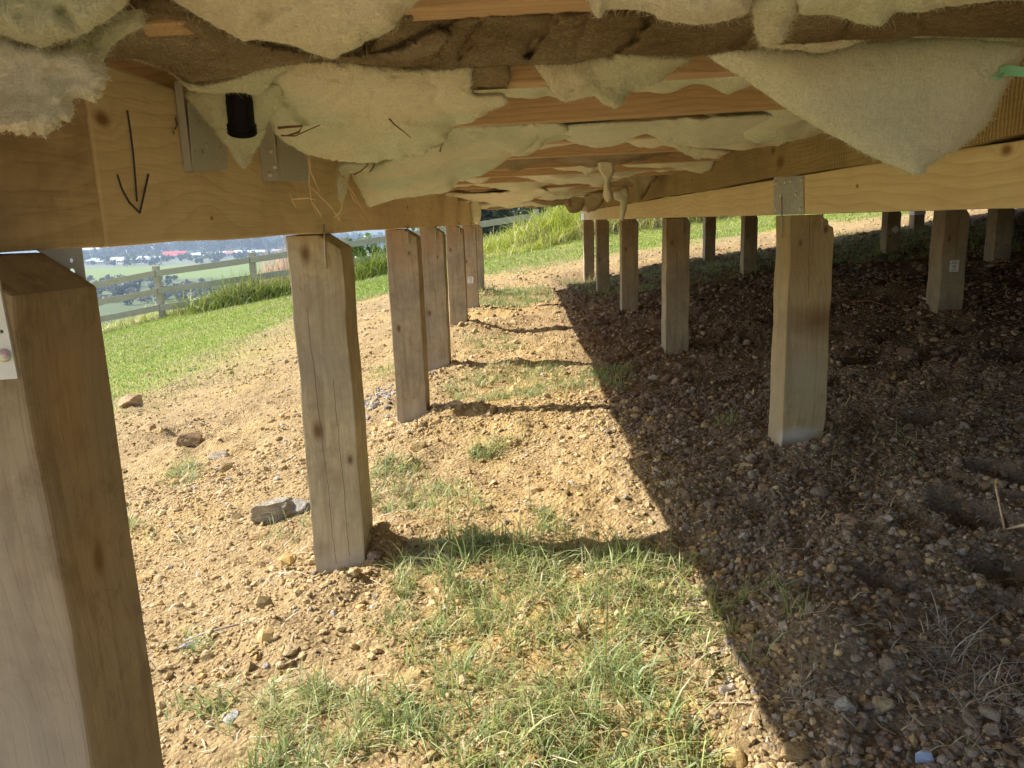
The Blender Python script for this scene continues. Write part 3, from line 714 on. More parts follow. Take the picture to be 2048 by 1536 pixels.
def pile(x0, y0, zb, label, bx, top, mat=None, group='timber piles under the floor', bdrop=.033, seed=0, jag=0.0):
    """x0: left face, y0: face towards us, bx: where the sloping cut at the top right begins"""
    o = empty('timber_pile', (x0, y0, 0), label, 'pile', group)
    prof = [(0, zb), (PW, zb), (PW, top - bdrop), (bx - x0, top), (0, top)]
    if jag: prof = [(0, zb), (PW, zb), (PW, top - bdrop * 1.5), (PW - .004, top - bdrop * .95), (PW - .018, top - bdrop * .8), (PW - .020, top - bdrop * .45), (PW - .034, top - bdrop * .25), (PW - .036, top), (0, top)]
    link_ = bm_obj('shaft', prism(prof, 0, PW, seed=seed), mat or M['post'], o)
    return o
def kn(lst, x0, y0):
    r = []
    for px, py, rad in lst:
        p = at(px, py, y0); r.append((p[0] - x0, p[1] - y0 + .004, p[2], rad))
    return tuple(r)
XL, XR = -.41 - PW, .762
LB_Z, RB_Z = -.012, -.005
grey_l, grey_d = (.50, .43, .31), (.34, .27, .175)
mat_p2 = wood('second_pile_timber', (.52, .43, .27), (.37, .285, .165), 'z', weather=.55, grey=(.27, .245, .19), contrast=.55, cracks=((.034, -.18, -.82, .028), (.082, -.35, -.80, .01)), knots=kn([(611, 508, .017), (636, 862, .019), (601, 578, .006), (700, 920, .010)], XL, 1.77),
              stains=((.07, 0, -.60, .55, (.27, .18, .09), .03, .09, .035), (.05, 0, -.30, .4, (.30, .27, .22), .05, .09, .05), (.06, 0, -.83, .6, (.46, .43, .38), .12, .12, .05)), dust=.45, cy=.13)
mat_near = wood('near_pile_timber', (.37, .29, .18), (.26, .19, .11), 'z', weather=.9, grey=(.29, .245, .18), contrast=.22, knots=((.05, 0, -.36, .012), (.125, .06, -.30, .012)),
              stains=((.06, .0, -.45, .55, (.42, .37, .29), .12, .012, .3), (.125, .06, -.55, .55, (.25, .20, .12), .02, .07, .12), (.125, .05, -.2, .4, (.42, .27, .12), .02, .05, .15)), dust=.3, cy=.12)
mat_A = wood('stained_pile_timber', (.47, .37, .205), (.32, .235, .12), 'z', weather=.4, contrast=.5, cracks=((.052, -.005, -.24, .03),), knots=((.10, 0, -.05, .008), (.03, 0, -.085, .008)),
              stains=((.085, .0, -.315, .85, (.17, .10, .045), .14, .16, .055), (.03, 0, -.12, .5, (.28, .20, .10), .06, .1, .09), (.06, 0, -.47, .55, (.38, .35, .29), .06, .09, .10), (.06, 0, -.66, .9, (.58, .56, .52), .07, .09, .035)), dust=.6, cy=.13)
LL = ['nearest timber pile, at the left edge, with a pale metal plate',
      'knotted grey timber pile standing in the sun, second from us on the left',
      'red brown timber pile beside the grey gravel, third on the left',
      'timber pile just behind the third one with a dusty pale foot',
      'timber pile left of the one with a small paper tag',
      'timber pile with a small white paper tag, far on the left row',
      'farthest timber pile of the left row at the end of its bearer']
piles_L = []
for i, (Y_, Z_, w_) in enumerate(POSTS_L):
    m_ = mat_near if i == 0 else mat_p2 if i == 1 else M['post']
    piles_L.append(pile(XL, Y_, -1.15, LL[i], -.458, LB_Z - .0015, m_, seed=i))
RL = ['stained timber pile with a dusty foot and splintered top under the nail plate',
      'timber pile with a pale smudge, second in the row behind the stained pile',
      'shaded timber pile, third from us in the right row',
      'slim far timber pile, fourth from us in the right row',
      'darkest farthest timber pile at the end of the right bearer']
piles_R = [pile(XR, Y_, -1.05, RL[i], .868, RB_Z - .0015, mat_A if i == 0 else None, seed=20 + i, jag=(i == 0), bdrop=.04 if i == 0 else .03) for i, (Y_, Z_) in enumerate(POSTS_R)]
XLb = ['shaded timber pile with a white square paper tag on its dark side', 'narrow dark timber pile standing in front of sunlit soil',
       'thin distant timber pile against the bright lawn', 'timber pile cut by nothing but closest to the right edge', 'dark timber pile with a small diamond shaped tag', 'far timber pile with a white wrapped top']
XLb[3] = 'shaded timber pile nearest the right edge of the picture'
piles_X = [pile(X_, Y_, -1.0, XLb[i], X_ + .106, RB_Z - .0015, seed=40 + i) for i, (X_, Y_, Z_) in enumerate(POSTS_X)]
# wire dogs that tie the piles to the bearers
for o, px, y0p, y1p in zip(piles_L[1:6], [648, 815, 870, 918, 940], [448, 452, 452, 444, 444], [537, 487, 478, 470, 462]):
    Y_ = o.location.y - .005
    a = at(px, y0p, Y_); b = at(px + (4 if px == 648 else 2), y1p, Y_)
    wire_dog('wire_dog', o, (max(a[0], -.4475) - o.location.x, -.005, a[2]), (max(b[0], -.4475) - o.location.x, -.005, b[2]))
o = piles_R[0]
a = on_x(1562, 393, .752); b = on_x(1562, 476, .752); wire_dog('wire_dog', o, (-.008, a[1] - 2.21, a[2]), (-.008, b[1] - 2.21, b[2]))
a = at(1646, 424, 2.2); b = at(1643, 468, 2.2); wire_dog('wire_dog', o, (a[0] - XR, -.008, a[2]), (b[0] - XR, -.008, b[2]))
for o, px, y0p, y1p in zip(piles_R[1:3], [1366, 1264], [430, 432], [463, 447]):
    a = at(px, y0p, o.location.y - .004); b = at(px, y1p, o.location.y - .004); wire_dog('wire_dog', o, (a[0] - XR, -.004, a[2]), (b[0] - XR, -.004, b[2]))
def tag_card(o, px, py, w, h, rot=0, lines=True):
    """little stapled paper tag on the face of a pile towards us, with smudged print"""
    p = at(px, py, o.location.y - .0015)
    lx, lz = p[0] - o.location.x, p[2]
    bm = bmesh.new(); add_box(bm, (-w / 2, -.0008, -h / 2), (w / 2, .0008, h / 2))
    t = bm_obj('paper_tag', bm, M['label'], o, loc=(lx, -.003, lz)); t.rotation_euler = (0, rot, 0)
    if lines:
        bm = bmesh.new()
        for k, (z0, x0_, x1_) in enumerate([(.36, -.3, .3), (.24, -.36, .36), (.06, -.2, .24), (-.06, -.26, .2), (-.18, -.2, .26), (-.36, -.36, .3)]):
            add_box(bm, (x0_ * w, -.0012, (z0 - .022) * h), (x1_ * w, -.0009, (z0 + .022) * h))
        bm_obj('print', bm, M['ink'], t)
tag_card(piles_L[5], 941, 560, .052, .062, .06)
tag_card(piles_X[0], 1908, 532, .046, .058, 0)
tag_card(piles_X[4], 1791, 459, .055, .055, .785, False)
bm = bmesh.new(); add_box(bm, (-.004, -.004, -.075), (.129, .129, -.002)); bevel_all(bm, .003)
bm_obj('white_wrap', bm, M['label'], piles_X[5])
# fittings on the nearest pile
o = piles_L[0]; Y0 = .612
def plate_poly(name, outline, holes, thick, plane, mat, parent, off):
    """flat plate of any outline with real holes, in the plane x = c or y = c (local offsets)"""
    pts = []; edges = []
    def ring(ps):
        b = len(pts); pts.extend(ps); edges.extend([(b + i, b + (i + 1) % len(ps)) for i in range(len(ps))])
    ring(outline)
    hs = []
    for (u, v, r) in holes:
        ring([(u + r * math.cos(t), v + r * math.sin(t)) for t in [2 * math.pi * k / 14 for k in range(14)]]); hs.append((u, v, r))
    vo, eo, fo, *_ = delaunay_2d_cdt([Vector(p) for p in pts], edges, [], 1, 1e-7)
    bm = bmesh.new()
    vs = [bm.verts.new((0, p.x, p.y) if plane == 'x' else (p.x, 0, p.y)) for p in vo]
    for f_ in fo:
        c = sum((vo[i] for i in f_), Vector((0, 0))) / 3
        if any((c.x - u) ** 2 + (c.y - v) ** 2 < (r * .98) ** 2 for u, v, r in hs): continue
        bm.faces.new([vs[i] for i in f_])
    for v in [v for v in bm.verts if not v.link_faces]: bm.verts.remove(v)
    r = bmesh.ops.extrude_face_region(bm, geom=bm.faces[:])
    d = Vector((thick, 0, 0)) if plane == 'x' else Vector((0, thick, 0))
    for v in [g for g in r['geom'] if isinstance(g, bmesh.types.BMVert)]: v.co += d
    bmesh.ops.recalc_face_normals(bm, faces=bm.faces[:])
    return bm_obj(name, bm, mat, parent, loc=off)
def px_on_y(l, Y, o): return [(at(x, y, Y)[0] - o.location.x, at(x, y, Y)[2]) for x, y in l]
g = plate_poly('gusset_plate', px_on_y([(70, 499), (161, 494.5), (173, 586), (160, 577), (90, 512)], .74, o),
               [(*px_on_y([(141, 521)], .74, o)[0], .0022), (*px_on_y([(143, 543)], .74, o)[0], .0030), (*px_on_y([(156, 563)], .74, o)[0], .0022)], .002, 'y', M['dull_steel'], o, (0, PW + .0035, 0))
pl = plate_poly('strap_plate', px_on_y([(-40, 560), (-3, 560), (36, 757), (-10, 760), (-60, 760)], .609, o), [(*px_on_y([(4, 663)], .609, o)[0], .0016)], .0025, 'y', plain('pale_plate', (.66, .68, .70), .45, .1, 40, .4), o, (0, -.0035, 0))
p = at(3, 712, .605); bm = bmesh.new()
add_lathe(bm, [(.0001, .0062), (.003, .0058), (.005, .0035), (.0056, 0)][::-1], (0, 0, 0), 20)
b = bm_obj('bolt', bm, M['bright'], o, True, (p[0] - o.location.x, -.0036, p[2])); b.rotation_euler = (math.radians(90), 0, 0)

# ------------------------------------------------------------------ bearers
BX0, BX1, BZT = -.553, -.453, .188
def bearer(name, x0, x1, y0, y1, z0, z1, mat, label, cat, seed, group=None, jit=.0012):
    o = empty(name, (x0, y0, 0), label, cat, group)
    bm_obj('beam' if 'board' not in name else 'plank', prism([(0, z0), (x1 - x0, z0), (x1 - x0, z1), (0, z1)], 0, y1 - y0, False, jit, .004, seed), mat, o)
    return o
SEAM = .848
mat_b1 = wood('dark_pine', (.70, .565, .35), (.54, .40, .22), 'y', weather=.55, grey=(.33, .235, .14), ring=.016, cy=.05)
k_ = on_x(207, 238, BX1)
mat_b2 = wood('left_pine', (.80, .665, .43), (.66, .50, .27), 'y', weather=.22, grey=(.58, .47, .28), ring=.015, cy=.035, contrast=.8, streak=.35,
              knots=((.1, k_[1] - SEAM - .002, k_[2], .012), (.1, on_x(815, 415, BX1)[1] - SEAM, on_x(815, 415, BX1)[2], .012), (.1, on_x(860, 420, BX1)[1] - SEAM, on_x(860, 420, BX1)[2], .012), (.1, .30, .02, .004)))
lb1 = bearer('timber_bearer', BX0, BX1, -.45, SEAM - .0015, LB_Z, BZT, mat_b1, 'darker end of the left bearer over the nearest pile', 'bearer', 1, 'timber bearers')
lb2 = bearer('timber_bearer', BX0, BX1, SEAM, 8.6, LB_Z, BZT, mat_b2, 'long pale pine bearer on the left row of piles with an arrow drawn on it', 'bearer', 2, 'timber bearers')
mat_rb = wood('right_pine', (.78, .64, .40), (.63, .48, .26), 'y', weather=.15, grey=(.55, .40, .21), ring=.020, cy=.04, contrast=1.0, streak=.3,
              knots=((0, on_x(1712, 372, XR)[1] + .45, on_x(1712, 372, XR)[2], .006), (0, on_x(2010, 300, XR)[1] + .45, on_x(2010, 300, XR)[2], .012)))
rb = bearer('timber_bearer', .765, .868, -.45, 9.72, RB_Z, .098, mat_rb, 'pale pine bearer on the right row of piles with a square nail plate', 'bearer', 3, 'timber bearers')
kb = on_x(1562, 318, .752)
mat_bd = wood('knotty_rough_board', (.48, .36, .185), (.33, .23, .105), 'y', weather=.3, grey=(.34, .235, .115), saw=1.0, streak=.8, knots=((0, kb[1] + .45, kb[2] - .008, .026), (0, kb[1] + .52, kb[2] + .03, .016), (0, kb[1] + 1.6, kb[2], .010)))
bd = empty('rough_board', (.752, -.45, 0), 'rough sawn brown board lying on the right pale bearer', 'board')
bm = prism([(0, .100), (.05, .100), (.05, .328), (0, .328)], 0, 10.07, False, .0014, .003, 5)
for v in bm.verts:                                               # its lower edge is ragged
    if v.co.z < .12: v.co.z += .006 * float(vnoise(np.array([[0, v.co.y * 5.0, 1.0]]), 3)[0]) + .003 * float(vnoise(np.array([[0, v.co.y * 23.0, 1.0]]), 4)[0]); v.co.x -= .002
bm_obj('plank', bm, mat_bd, bd)
for i, (x_, n_) in enumerate([(2.165, 'second'), (3.5, 'third'), (4.74, 'fourth')]):
    bearer('timber_bearer', x_ + .003, x_ + .103, -.45, 9.75, RB_Z, .188, mat_rb, f'hidden {["", ""][0]}timber bearer over the {["shaded piles with a white tag", "piles nearest the right edge", "far white topped pile"][i]}'.replace('hidden ', ''), 'bearer', 6 + i, 'timber bearers')
# white wrapped ends
bm = bmesh.new(); add_box(bm, (.0, 0, 0), (.107, .012, .10)); bevel_all(bm, .002); bm_obj('end_plate', bm, M['label'], rb, loc=(-.002, 10.172, RB_Z))
bm = bmesh.new(); add_box(bm, (-.003, 0, 0), (.104, .05, .10)); bevel_all(bm, .002); bm_obj('end_plate', bm, M['label'], lb2, loc=(0, 8.6 - SEAM + .002, LB_Z - .05))
bm = bmesh.new(); add_box(bm, (-.004, 0, 0), (.002, .5, .075)); bm_obj('white_wrap', bm, M['label'], rb, loc=(-.0045, 9.65, RB_Z + .001))
# arrow in marker on the left bearer
def ink(name, strokes, w, X, o):
    bm = bmesh.new()
    for st in strokes:
        P3 = [on_x(x, y, X) for x, y in st]
        for (a, b) in zip(P3[:-1], P3[1:]):
            d = np.array([0, b[1] - a[1], b[2] - a[2]]); d /= np.linalg.norm(d); s_ = np.array([0, -d[2], d[1]]) * w / 2
            e = d * w * .35
            vs = [Vector(q) - o.location for q in (a - s_ - e, b - s_ + e, b + s_ + e, a + s_ - e)]
            for v in vs: v.x = X - o.location.x
            f_ = bm.faces.new([bm.verts.new(v) for v in vs])
    r = bmesh.ops.extrude_face_region(bm, geom=bm.faces[:])
    for v in [g for g in r['geom'] if isinstance(g, bmesh.types.BMVert)]: v.co.x -= .0012
    bmesh.ops.recalc_face_normals(bm, faces=bm.faces[:])
    return bm_obj(name, bm, M['ink'], o)
ink('arrow_mark', [[(256, 222), (262, 262), (268, 310), (272, 360), (275, 402)], [(236, 350), (245, 378), (260, 405), (280, 425)], [(298, 349), (291, 380), (281, 425)]], .0021, BX1 + .0016, lb2)
ink('pencil_marks', [[(352, 235), (354, 247)], [(356, 247), (351, 258)], [(347, 262), (349, 268)]], .0012, BX1 + .0016, lb2)
# steel brackets and hangers on the left bearer
def nails(parent, pts, X, o, r=.0045, mat=None, sgn=1):
    for x, y in pts:
        p = on_x(x, y, X)
        bm = bmesh.new(); add_lathe(bm, [(r, 0), (r * .95, r * .3), (r * .5, r * .55), (.0003, r * .6)], (0, 0, 0), 12)
        n_ = bm_obj('nail', bm, mat or M['bright'], parent, True, (p[0] - o.location.x, p[1] - o.location.y, p[2])); n_.rotation_euler = (0, sgn * math.radians(90), 0)
def hanger(px, Xs, flange_w, holes, nl):
    q = [on_x(x, y, Xs) for x, y in px]
    h = [(on_x(x, y, Xs)[1] - SEAM, on_x(x, y, Xs)[2], r) for x, y, r in holes]
    b = plate_poly('steel_bracket', [(p[1] - SEAM, p[2]) for p in q], h, .002, 'x', M['dull_steel'], lb2, (Xs - BX0, 0, 0))
    y0 = min(p[1] for p in q) - SEAM; z0 = min(p[2] for p in q); z1 = max(p[2] for p in q)
    bm = bmesh.new(); add_box(bm, (-(Xs - BX1) + .001, y0 - .0022, z0), (.0, y0 - .0002, z1)); bm_obj('flange', bm, M['dull_steel'], b)
    return b
b1 = hanger([(374, 205), (385, 343), (452, 339), (452, 200)], -.442, 0, [(382, 241, .0022), (394, 241, .003), (388, 302, .0022), (402, 302, .0032)], [])
for x, y in [(414, 292), (434, 320), (440, 298)]:
    p = on_x(x, y, -.440); bm = bmesh.new(); add_lathe(bm, [(.004, 0), (.0036, .0009), (.0003, .0013)], (0, 0, 0), 12)
    n_ = bm_obj('rivet', bm, M['dull_steel'], b1, True, (.002, p[1] - SEAM, p[2])); n_.rotation_euler = (0, math.radians(90), 0)
b2 = hanger([(552, 245), (558, 362), (616, 364), (616, 245)], -.424, 0, [], [])
for x, y in [(541, 302), (549, 334), (540, 349)]:
    Yf = min(on_x(552, 245, -.424)[1], on_x(558, 362, -.424)[1]) - .0024; p = at(x, y, Yf)
    bm = bmesh.new(); add_lathe(bm, [(.0045, 0), (.0045, .002), (.0025, .0032), (.0003, .0034)], (0, 0, 0), 12)
    n_ = bm_obj('nail', bm, M['bright'], b2, True, (p[0] - (-.424), Yf - SEAM, p[2])); n_.rotation_euler = (math.radians(90), 0, 0)
# square nail plate on the right bearer
q = [on_x(x, y, .7625) for x, y in [(1548, 352), (1548, 430), (1608, 429), (1608, 351)]]
npl = plate_poly('nail_plate', [(p[1] + .45, p[2]) for p in q], [], .002, 'x', M['steel'], rb, (.7615 - .765, 0, 0))
nails(npl, [(1500 + x / 3.737, 300 + y / 3.737) for x, y in [(195, 248), (262, 238), (305, 232), (385, 222), (232, 342), (345, 332), (195, 445), (378, 438)]], .7615, empty_o := type('o', (), {'location': Vector((.7615, -.45, 0))})(), .0058, None, -1)

# ------------------------------------------------------------------ joists and floor
JY = [.735, 1.125, 1.555, 2.0, 2.44, 2.93, 3.36, 3.84, 4.30] + [4.75 + .45 * k for k in range(10)]
ordn = ['nearest', 'second', 'third', 'fourth', 'fifth', 'sixth', 'seventh', 'eighth', 'ninth', 'tenth', 'eleventh', 'twelfth', 'thirteenth', 'fourteenth', 'fifteenth', 'sixteenth', 'seventeenth', 'eighteenth', 'nineteenth']
def joist(Y_, label, seed):
    bm = bmesh.new(); add_box(bm, (.024, 0, 0), (1.36, .045, .138)); bevel_all(bm, .002)
    bmesh.ops.subdivide_edges(bm, edges=[e for e in bm.edges if abs((e.verts[0].co - e.verts[1].co).x) > .5], cuts=24)
    for v in bm.verts:
        v.co.z += .0018 * math.sin(v.co.x * 5 + seed) + .012 * (v.co.x - .6); v.co.y += .0015 * math.sin(v.co.x * 7 + seed * 2) - .035 * (v.co.x - .6)
    return tag(bm_obj('floor_joist', bm, M['joist'], loc=(-.60, Y_, .1895)), label, 'joist', 'floor joists')
bm = prism([(0, .190), (.04, .190), (.04, .329), (0, .329)], 0, 9.80, False, .001, .002, 9)
tag(bm_obj('edge_joist', bm, M['joist'], loc=(-.62, -.43, 0)), 'edge joist closing the floor along the top of the left bearer', 'joist')
for i, y in enumerate(JY): joist(y, f'{ordn[i]} reddish floor joist counted back from the camera', i)
bm = bmesh.new()
poly = [(-.66, -.45), (8.4, -.45), (8.4, 10.1), (.8, 9.95), (-.66, 9.38)]
a = [bm.verts.new((x, y, .332)) for x, y in poly]; b = [bm.verts.new((x, y, .352)) for x, y in poly]
bm.faces.new(a[::-1]); bm.faces.new(b)
for i in range(5): bm.faces.new((a[i], a[(i + 1) % 5], b[(i + 1) % 5], b[i]))
tag(bm_obj('floor_sheet', bm, M['deck']), 'brown sheet floor laid over the joists above the insulation', 'floor')

# ------------------------------------------------------------------ insulation
def catmull(P, closed=True, step=7.0):
    P = np.array(P, float); n = len(P); out = []
    for i in range(n):
        p0, p1, p2, p3 = P[i - 1], P[i], P[(i + 1) % n], P[(i + 2) % n]
        k = max(2, int(np.linalg.norm((p2 - p1)[:2]) / step))
        t = (np.arange(k) / k)[:, None]
        s_ = .5 * (2 * p1 + (p2 - p0) * t + (2 * p0 - 5 * p1 + 4 * p2 - p3) * t ** 2 + (3 * p1 - p0 - 3 * p2 + p3) * t ** 3)
        lin = p1 + (p2 - p1) * t
        out.append(.55 * s_ + .45 * lin)
    return np.concatenate(out)
def batt(label, pts, mat, front=.03, back=.02, w=60, seed=0, rag=3.0, res=9.0, amp=.012, fuzz=500, group=None, name='insulation_batt', frec=14.0, fold=0.0, flen=.016, crease=None):
    """a soft batt of real thickness: an outline in space, swollen on both sides, lumpy, with stray fibres"""
    soft = mat not in (M['grey'],)
    if soft: front *= 1.6; w *= .8; amp *= 1.25; rag *= 1.3; frec *= .72
    fuzz *= 4
    ctrl = []
    for x, y, d in pts:
        p = at(x, y, d); ctrl.append((x, y, p[1]))
    res = max(3.6, res * .62)
    O = catmull(ctrl, step=res * .7)
    c = O[:, :2].mean(0); nrm = O[:, :2] - c; nrm /= np.linalg.norm(nrm, axis=1)[:, None] + 1e-6
    o3 = np.stack([O[:, 0] * .035, O[:, 1] * .035, np.full(len(O), seed * 2.3)], -1)
    O[:, :2] += nrm * (rag * (fbm(o3, 3, seed) * 1.6 + .6 * fbm(o3 * 5, 2, seed + 7)))[:, None]
    lo, hi = O[:, :2].min(0), O[:, :2].max(0)
    gx_, gy_ = np.meshgrid(np.arange(lo[0], hi[0], res), np.arange(lo[1], hi[1], res * .87))
    gx_ = gx_ + (np.arange(gx_.shape[0])[:, None] % 2) * res / 2
    G = np.stack([gx_.ravel(), gy_.ravel()], -1) + np.random.default_rng(seed).uniform(-.2, .2, (gx_.size, 2)) * res
    G = G[in_poly(G[:, 0], G[:, 1], [tuple(p) for p in O[:, :2]])]
    D = np.sqrt(((G[:, None, :] - O[None, :, :2]) ** 2).sum(-1)); G = G[D.min(1) > res * .55]
    n0 = len(O); A = np.concatenate([O[:, :2], G])
    vo, eo, fo, ov, *_ = delaunay_2d_cdt([Vector(p) for p in A], [(i, (i + 1) % n0) for i in range(n0)], [], 1, 1e-4)
    A = np.array([(v.x, v.y) for v in vo])
    D = np.sqrt(((A[:, None, :] - O[None, :, :2]) ** 2).sum(-1)); dm = D.min(1)
    wt = 1 / (D ** 2 + 30); Yd = (wt * O[None, :, 2]).sum(1) / wt.sum(1)
    R = np.array([ray(x, y) for x, y in A]); P = R * Yd[:, None]
    tow = -R / np.linalg.norm(R, axis=1)[:, None]
    q = np.clip(dm / w, 0, 1); prof = np.sqrt(np.clip(1 - (1 - q) ** 2, 0, 1))
    nz = amp * (2.0 * fbm(P * frec + seed * 5, 3, seed) + .38 * fbm(P * 40 + seed, 2, seed + 3) + .13 * fbm(P * 120 + seed, 2, seed + 4))
    wr = fbm(P * np.array([14, 22, 9.]) + fbm(P * 6 + seed, 2, seed + 21)[:, None] * 2.2 + seed, 3, seed + 22); nz = nz - amp * .22 * np.exp(-(wr / .16) ** 2)
    if fold: nz = nz - fold * np.abs(fbm(P * 9 + seed * 1.7, 2, seed + 9)) ** .6
    for (ax_, ay_, bx_, by_, cw, cd) in (crease or []):
        e = np.array([bx_ - ax_, by_ - ay_], float); L2 = e @ e
        A_ = A + 13 * np.stack([fbm(P * 16 + seed, 2, seed + 31), fbm(P * 16 + seed, 2, seed + 33)], -1)
        tt = np.clip(((A_ - np.array([ax_, ay_])) @ e) / L2, 0, 1); dd = np.linalg.norm(A_ - (np.array([ax_, ay_]) + tt[:, None] * e), axis=1)
        nz = nz - cd * (.8 + .8 * fbm(P * 12 + seed, 2, seed + 35)) * np.exp(-(dd / cw) ** 2)
    Fr = P + tow * (prof * (front + nz))[:, None]
    Bk = P - tow * (prof * back + .0006)[:, None]
    nA = len(A); T = np.array([list(f_) for f_ in fo if len(f_) == 3])
    cr = (A[T[:, 1], 0] - A[T[:, 0], 0]) * (A[T[:, 2], 1] - A[T[:, 0], 1]) - (A[T[:, 1], 1] - A[T[:, 0], 1]) * (A[T[:, 2], 0] - A[T[:, 0], 0])
    T = np.where((cr > 0)[:, None], T[:, ::-1], T)
    # rim: join front and back along the outline edges
    ed = {}
    for t in T:
        for a, b in ((t[0], t[1]), (t[1], t[2]), (t[2], t[0])): ed[(a, b)] = 1
    rim = np.array([[a, a + nA, b + nA, b] for (a, b) in ed if (b, a) not in ed])
    V = [Fr, Bk]; faces = [np.concatenate([T, T[:, ::-1] + nA])]
    k = nA * 2
    # stray fibres
    fuzz = int(fuzz * 1.6)
    if fuzz:
        rs = np.random.default_rng(seed + 100)
        pr = np.exp(-dm / 25.0) + .12; pr /= pr.sum()
        s_ = rs.choice(nA, fuzz, p=pr); base = Fr[s_]
        dirv = rs.normal(size=(fuzz, 3)) + tow[s_] * .5; dirv /= np.linalg.norm(dirv, axis=1)[:, None]
        L = flen * .21 * np.exp(rs.normal(0, .5, fuzz))[:, None]; sd = np.cross(dirv, rs.normal(size=(fuzz, 3))); sd /= np.linalg.norm(sd, axis=1)[:, None]
        ww = np.cross(dirv, sd) * .00011; sd2 = sd * rs.normal(.9, .7, (fuzz, 1))
        a1 = base + dirv * L * .35 + sd2 * L * .10; a2 = base + dirv * L * .6 + sd2 * L * .36; tip = base + dirv * L * .68 + sd2 * L * .8
        V += [np.stack([base - ww, base + ww, a1 - ww, a1 + ww, a2 - ww, a2 + ww, tip], 1).reshape(-1, 3)]
        bb = (np.arange(fuzz) * 7)[:, None] + k
        tri = np.concatenate([bb + np.array([[i_, i_ + 1, i_ + 3]]) for i_ in (0, 2)] + [bb + np.array([[i_, i_ + 3, i_ + 2]]) for i_ in (0, 2)] + [bb + np.array([[4, 5, 6]])])
        faces[0] = np.concatenate([faces[0], tri])
    me = np_mesh(name, np.concatenate(V), faces + [rim], True)
    return tag(link(name, me, mat), label, 'insulation', group or 'insulation batts under the floor')
B = batt
# --- closest to us
B('puffy cream batt in the top left corner', [(-40, -60, .60), (255, -40, .60), (248, 12, .60), (212, 40, .59), (168, 66, .585), (120, 82, .58), (82, 96, .575), (40, 80, .575), (-40, 50, .57)], M['cream'], .03, .03, 70, 1, 3, 8, .012, 900, crease=[(165, 66, 120, 22, 12, .02), (60, 80, 40, 30, 14, .012)])
B('fluffy white torn batt hanging before the nearest end of the left bearer', [(-40, 60, .60), (40, 88, .60), (110, 92, .61), (165, 98, .62), (205, 122, .63), (212, 160, .62), (196, 205, .61), (160, 198, .605), (142, 236, .60), (98, 262, .59), (88, 278, .585), (52, 270, .58), (20, 262, .575), (-40, 268, .57)], M['white'], .03, .02, 36, 2, 9, 6, .020, 700, frec=24, fold=.014, flen=.012)
B('fold of pale green batt tucked behind the top left one', [(165, 60, .66), (225, 30, .68), (285, 18, .70), (290, 50, .70), (250, 70, .69), (222, 90, .68), (200, 132, .66), (170, 98, .65), (120, 92, .64)], M['green'], .015, .02, 30, 3, 3, 7, .008, 400)
B('tan fibrous wool sagging over the left bearer top', [(205, 108, .80), (215, 60, .76), (250, 15, .73), (330, -10, .72), (400, 20, .73), (480, 72, .80), (560, 95, .85), (680, 112, .88), (800, 96, .86), (870, 60, .80), (905, 70, .82), (860, 128, .98), (760, 132, 1.0), (640, 118, .97), (560, 132, .97), (470, 152, .98), (388, 164, .98), (335, 138, .93), (285, 118, .87)], M['tan'], .02, .02, 45, 4, 5, 8, .012, 3500, flen=.02, name='wool_batt')
B('cream lip of batt along the lower edge of the tan wool', [(198, 106, .83), (255, 112, .87), (320, 132, .93), (372, 162, 1.0), (440, 160, 1.0), (520, 128, .98), (600, 112, .97), (600, 124, .985), (555, 150, 1.01), (520, 188, 1.04), (450, 188, 1.05), (378, 180, 1.02), (338, 142, .95), (262, 118, .89)], M['cream'], .014, .012, 14, 5, 3, 6, .006, 900)
B('smooth cream batt bulging down at the top centre left', [(335, -60, .66), (860, -60, .66), (842, -8, .67), (815, 22, .69), (782, 60, .71), (735, 82, .73), (672, 117, .76), (640, 112, .755), (590, 92, .74), (520, 78, .73), (486, 80, .73), (440, 58, .72), (390, 26, .70), (350, 4, .68)], M['cream'], .034, .03, 75, 6, 3, 8, .011, 1200, crease=[(484, 82, 525, 30, 14, .022), (525, 30, 600, -10, 16, .015), (668, 116, 700, 50, 16, .012), (590, 60, 660, 70, 18, .008)])
B('dark brown wool behind the top centre batt', [(780, 40, .78), (850, -20, .76), (945, -30, .76), (1010, 20, .79), (960, 52, .82), (905, 110, .92), (868, 132, .98), (800, 120, .95), (740, 105, .9)], M['brown'], .012, .02, 30, 7, 5, 8, .014, 1500, name='wool_batt')
B('long brown wool batt crossing the top from centre to right', [(905, 40, .80), (960, 26, .785), (1100, 22, .785), (1300, 15, .785), (1500, 12, .79), (1750, 15, .79), (2120, -5, .79), (2120, 72, .92), (1960, 75, .93), (1850, 72, .91), (1700, 82, .93), (1560, 92, .945), (1420, 108, .98), (1320, 112, .97), (1230, 108, .96), (1140, 128, .99), (1010, 130, .98), (870, 138, 1.0), (872, 110, .93)], M['brown'], .022, .012, 34, 8, 4, 8, .010, 4500, name='wool_batt', crease=[(1112, 28, 1058, 106, 8, .06), (1306, 26, 1236, 102, 8, .06), (1516, 46, 1470, 92, 8, .05), (965, 34, 920, 116, 8, .035), (1180, 30, 1150, 110, 8, .02), (1700, 26, 1686, 76, 8, .035), (1830, 20, 1850, 70, 10, .03)])
B('cream batt rolled over the brown wool at the top centre right', [(1180, -60, .70), (1500, -60, .70), (1502, 20, .715), (1470, 35, .72), (1432, 46, .725), (1380, 48, .725), (1320, 40, .72), (1290, 22, .715), (1215, 18, .715), (1200, 36, .72), (1190, 34, .72), (1180, 8, .71)], M['white'], .03, .02, 45, 9, 3, 7, .008, 900)
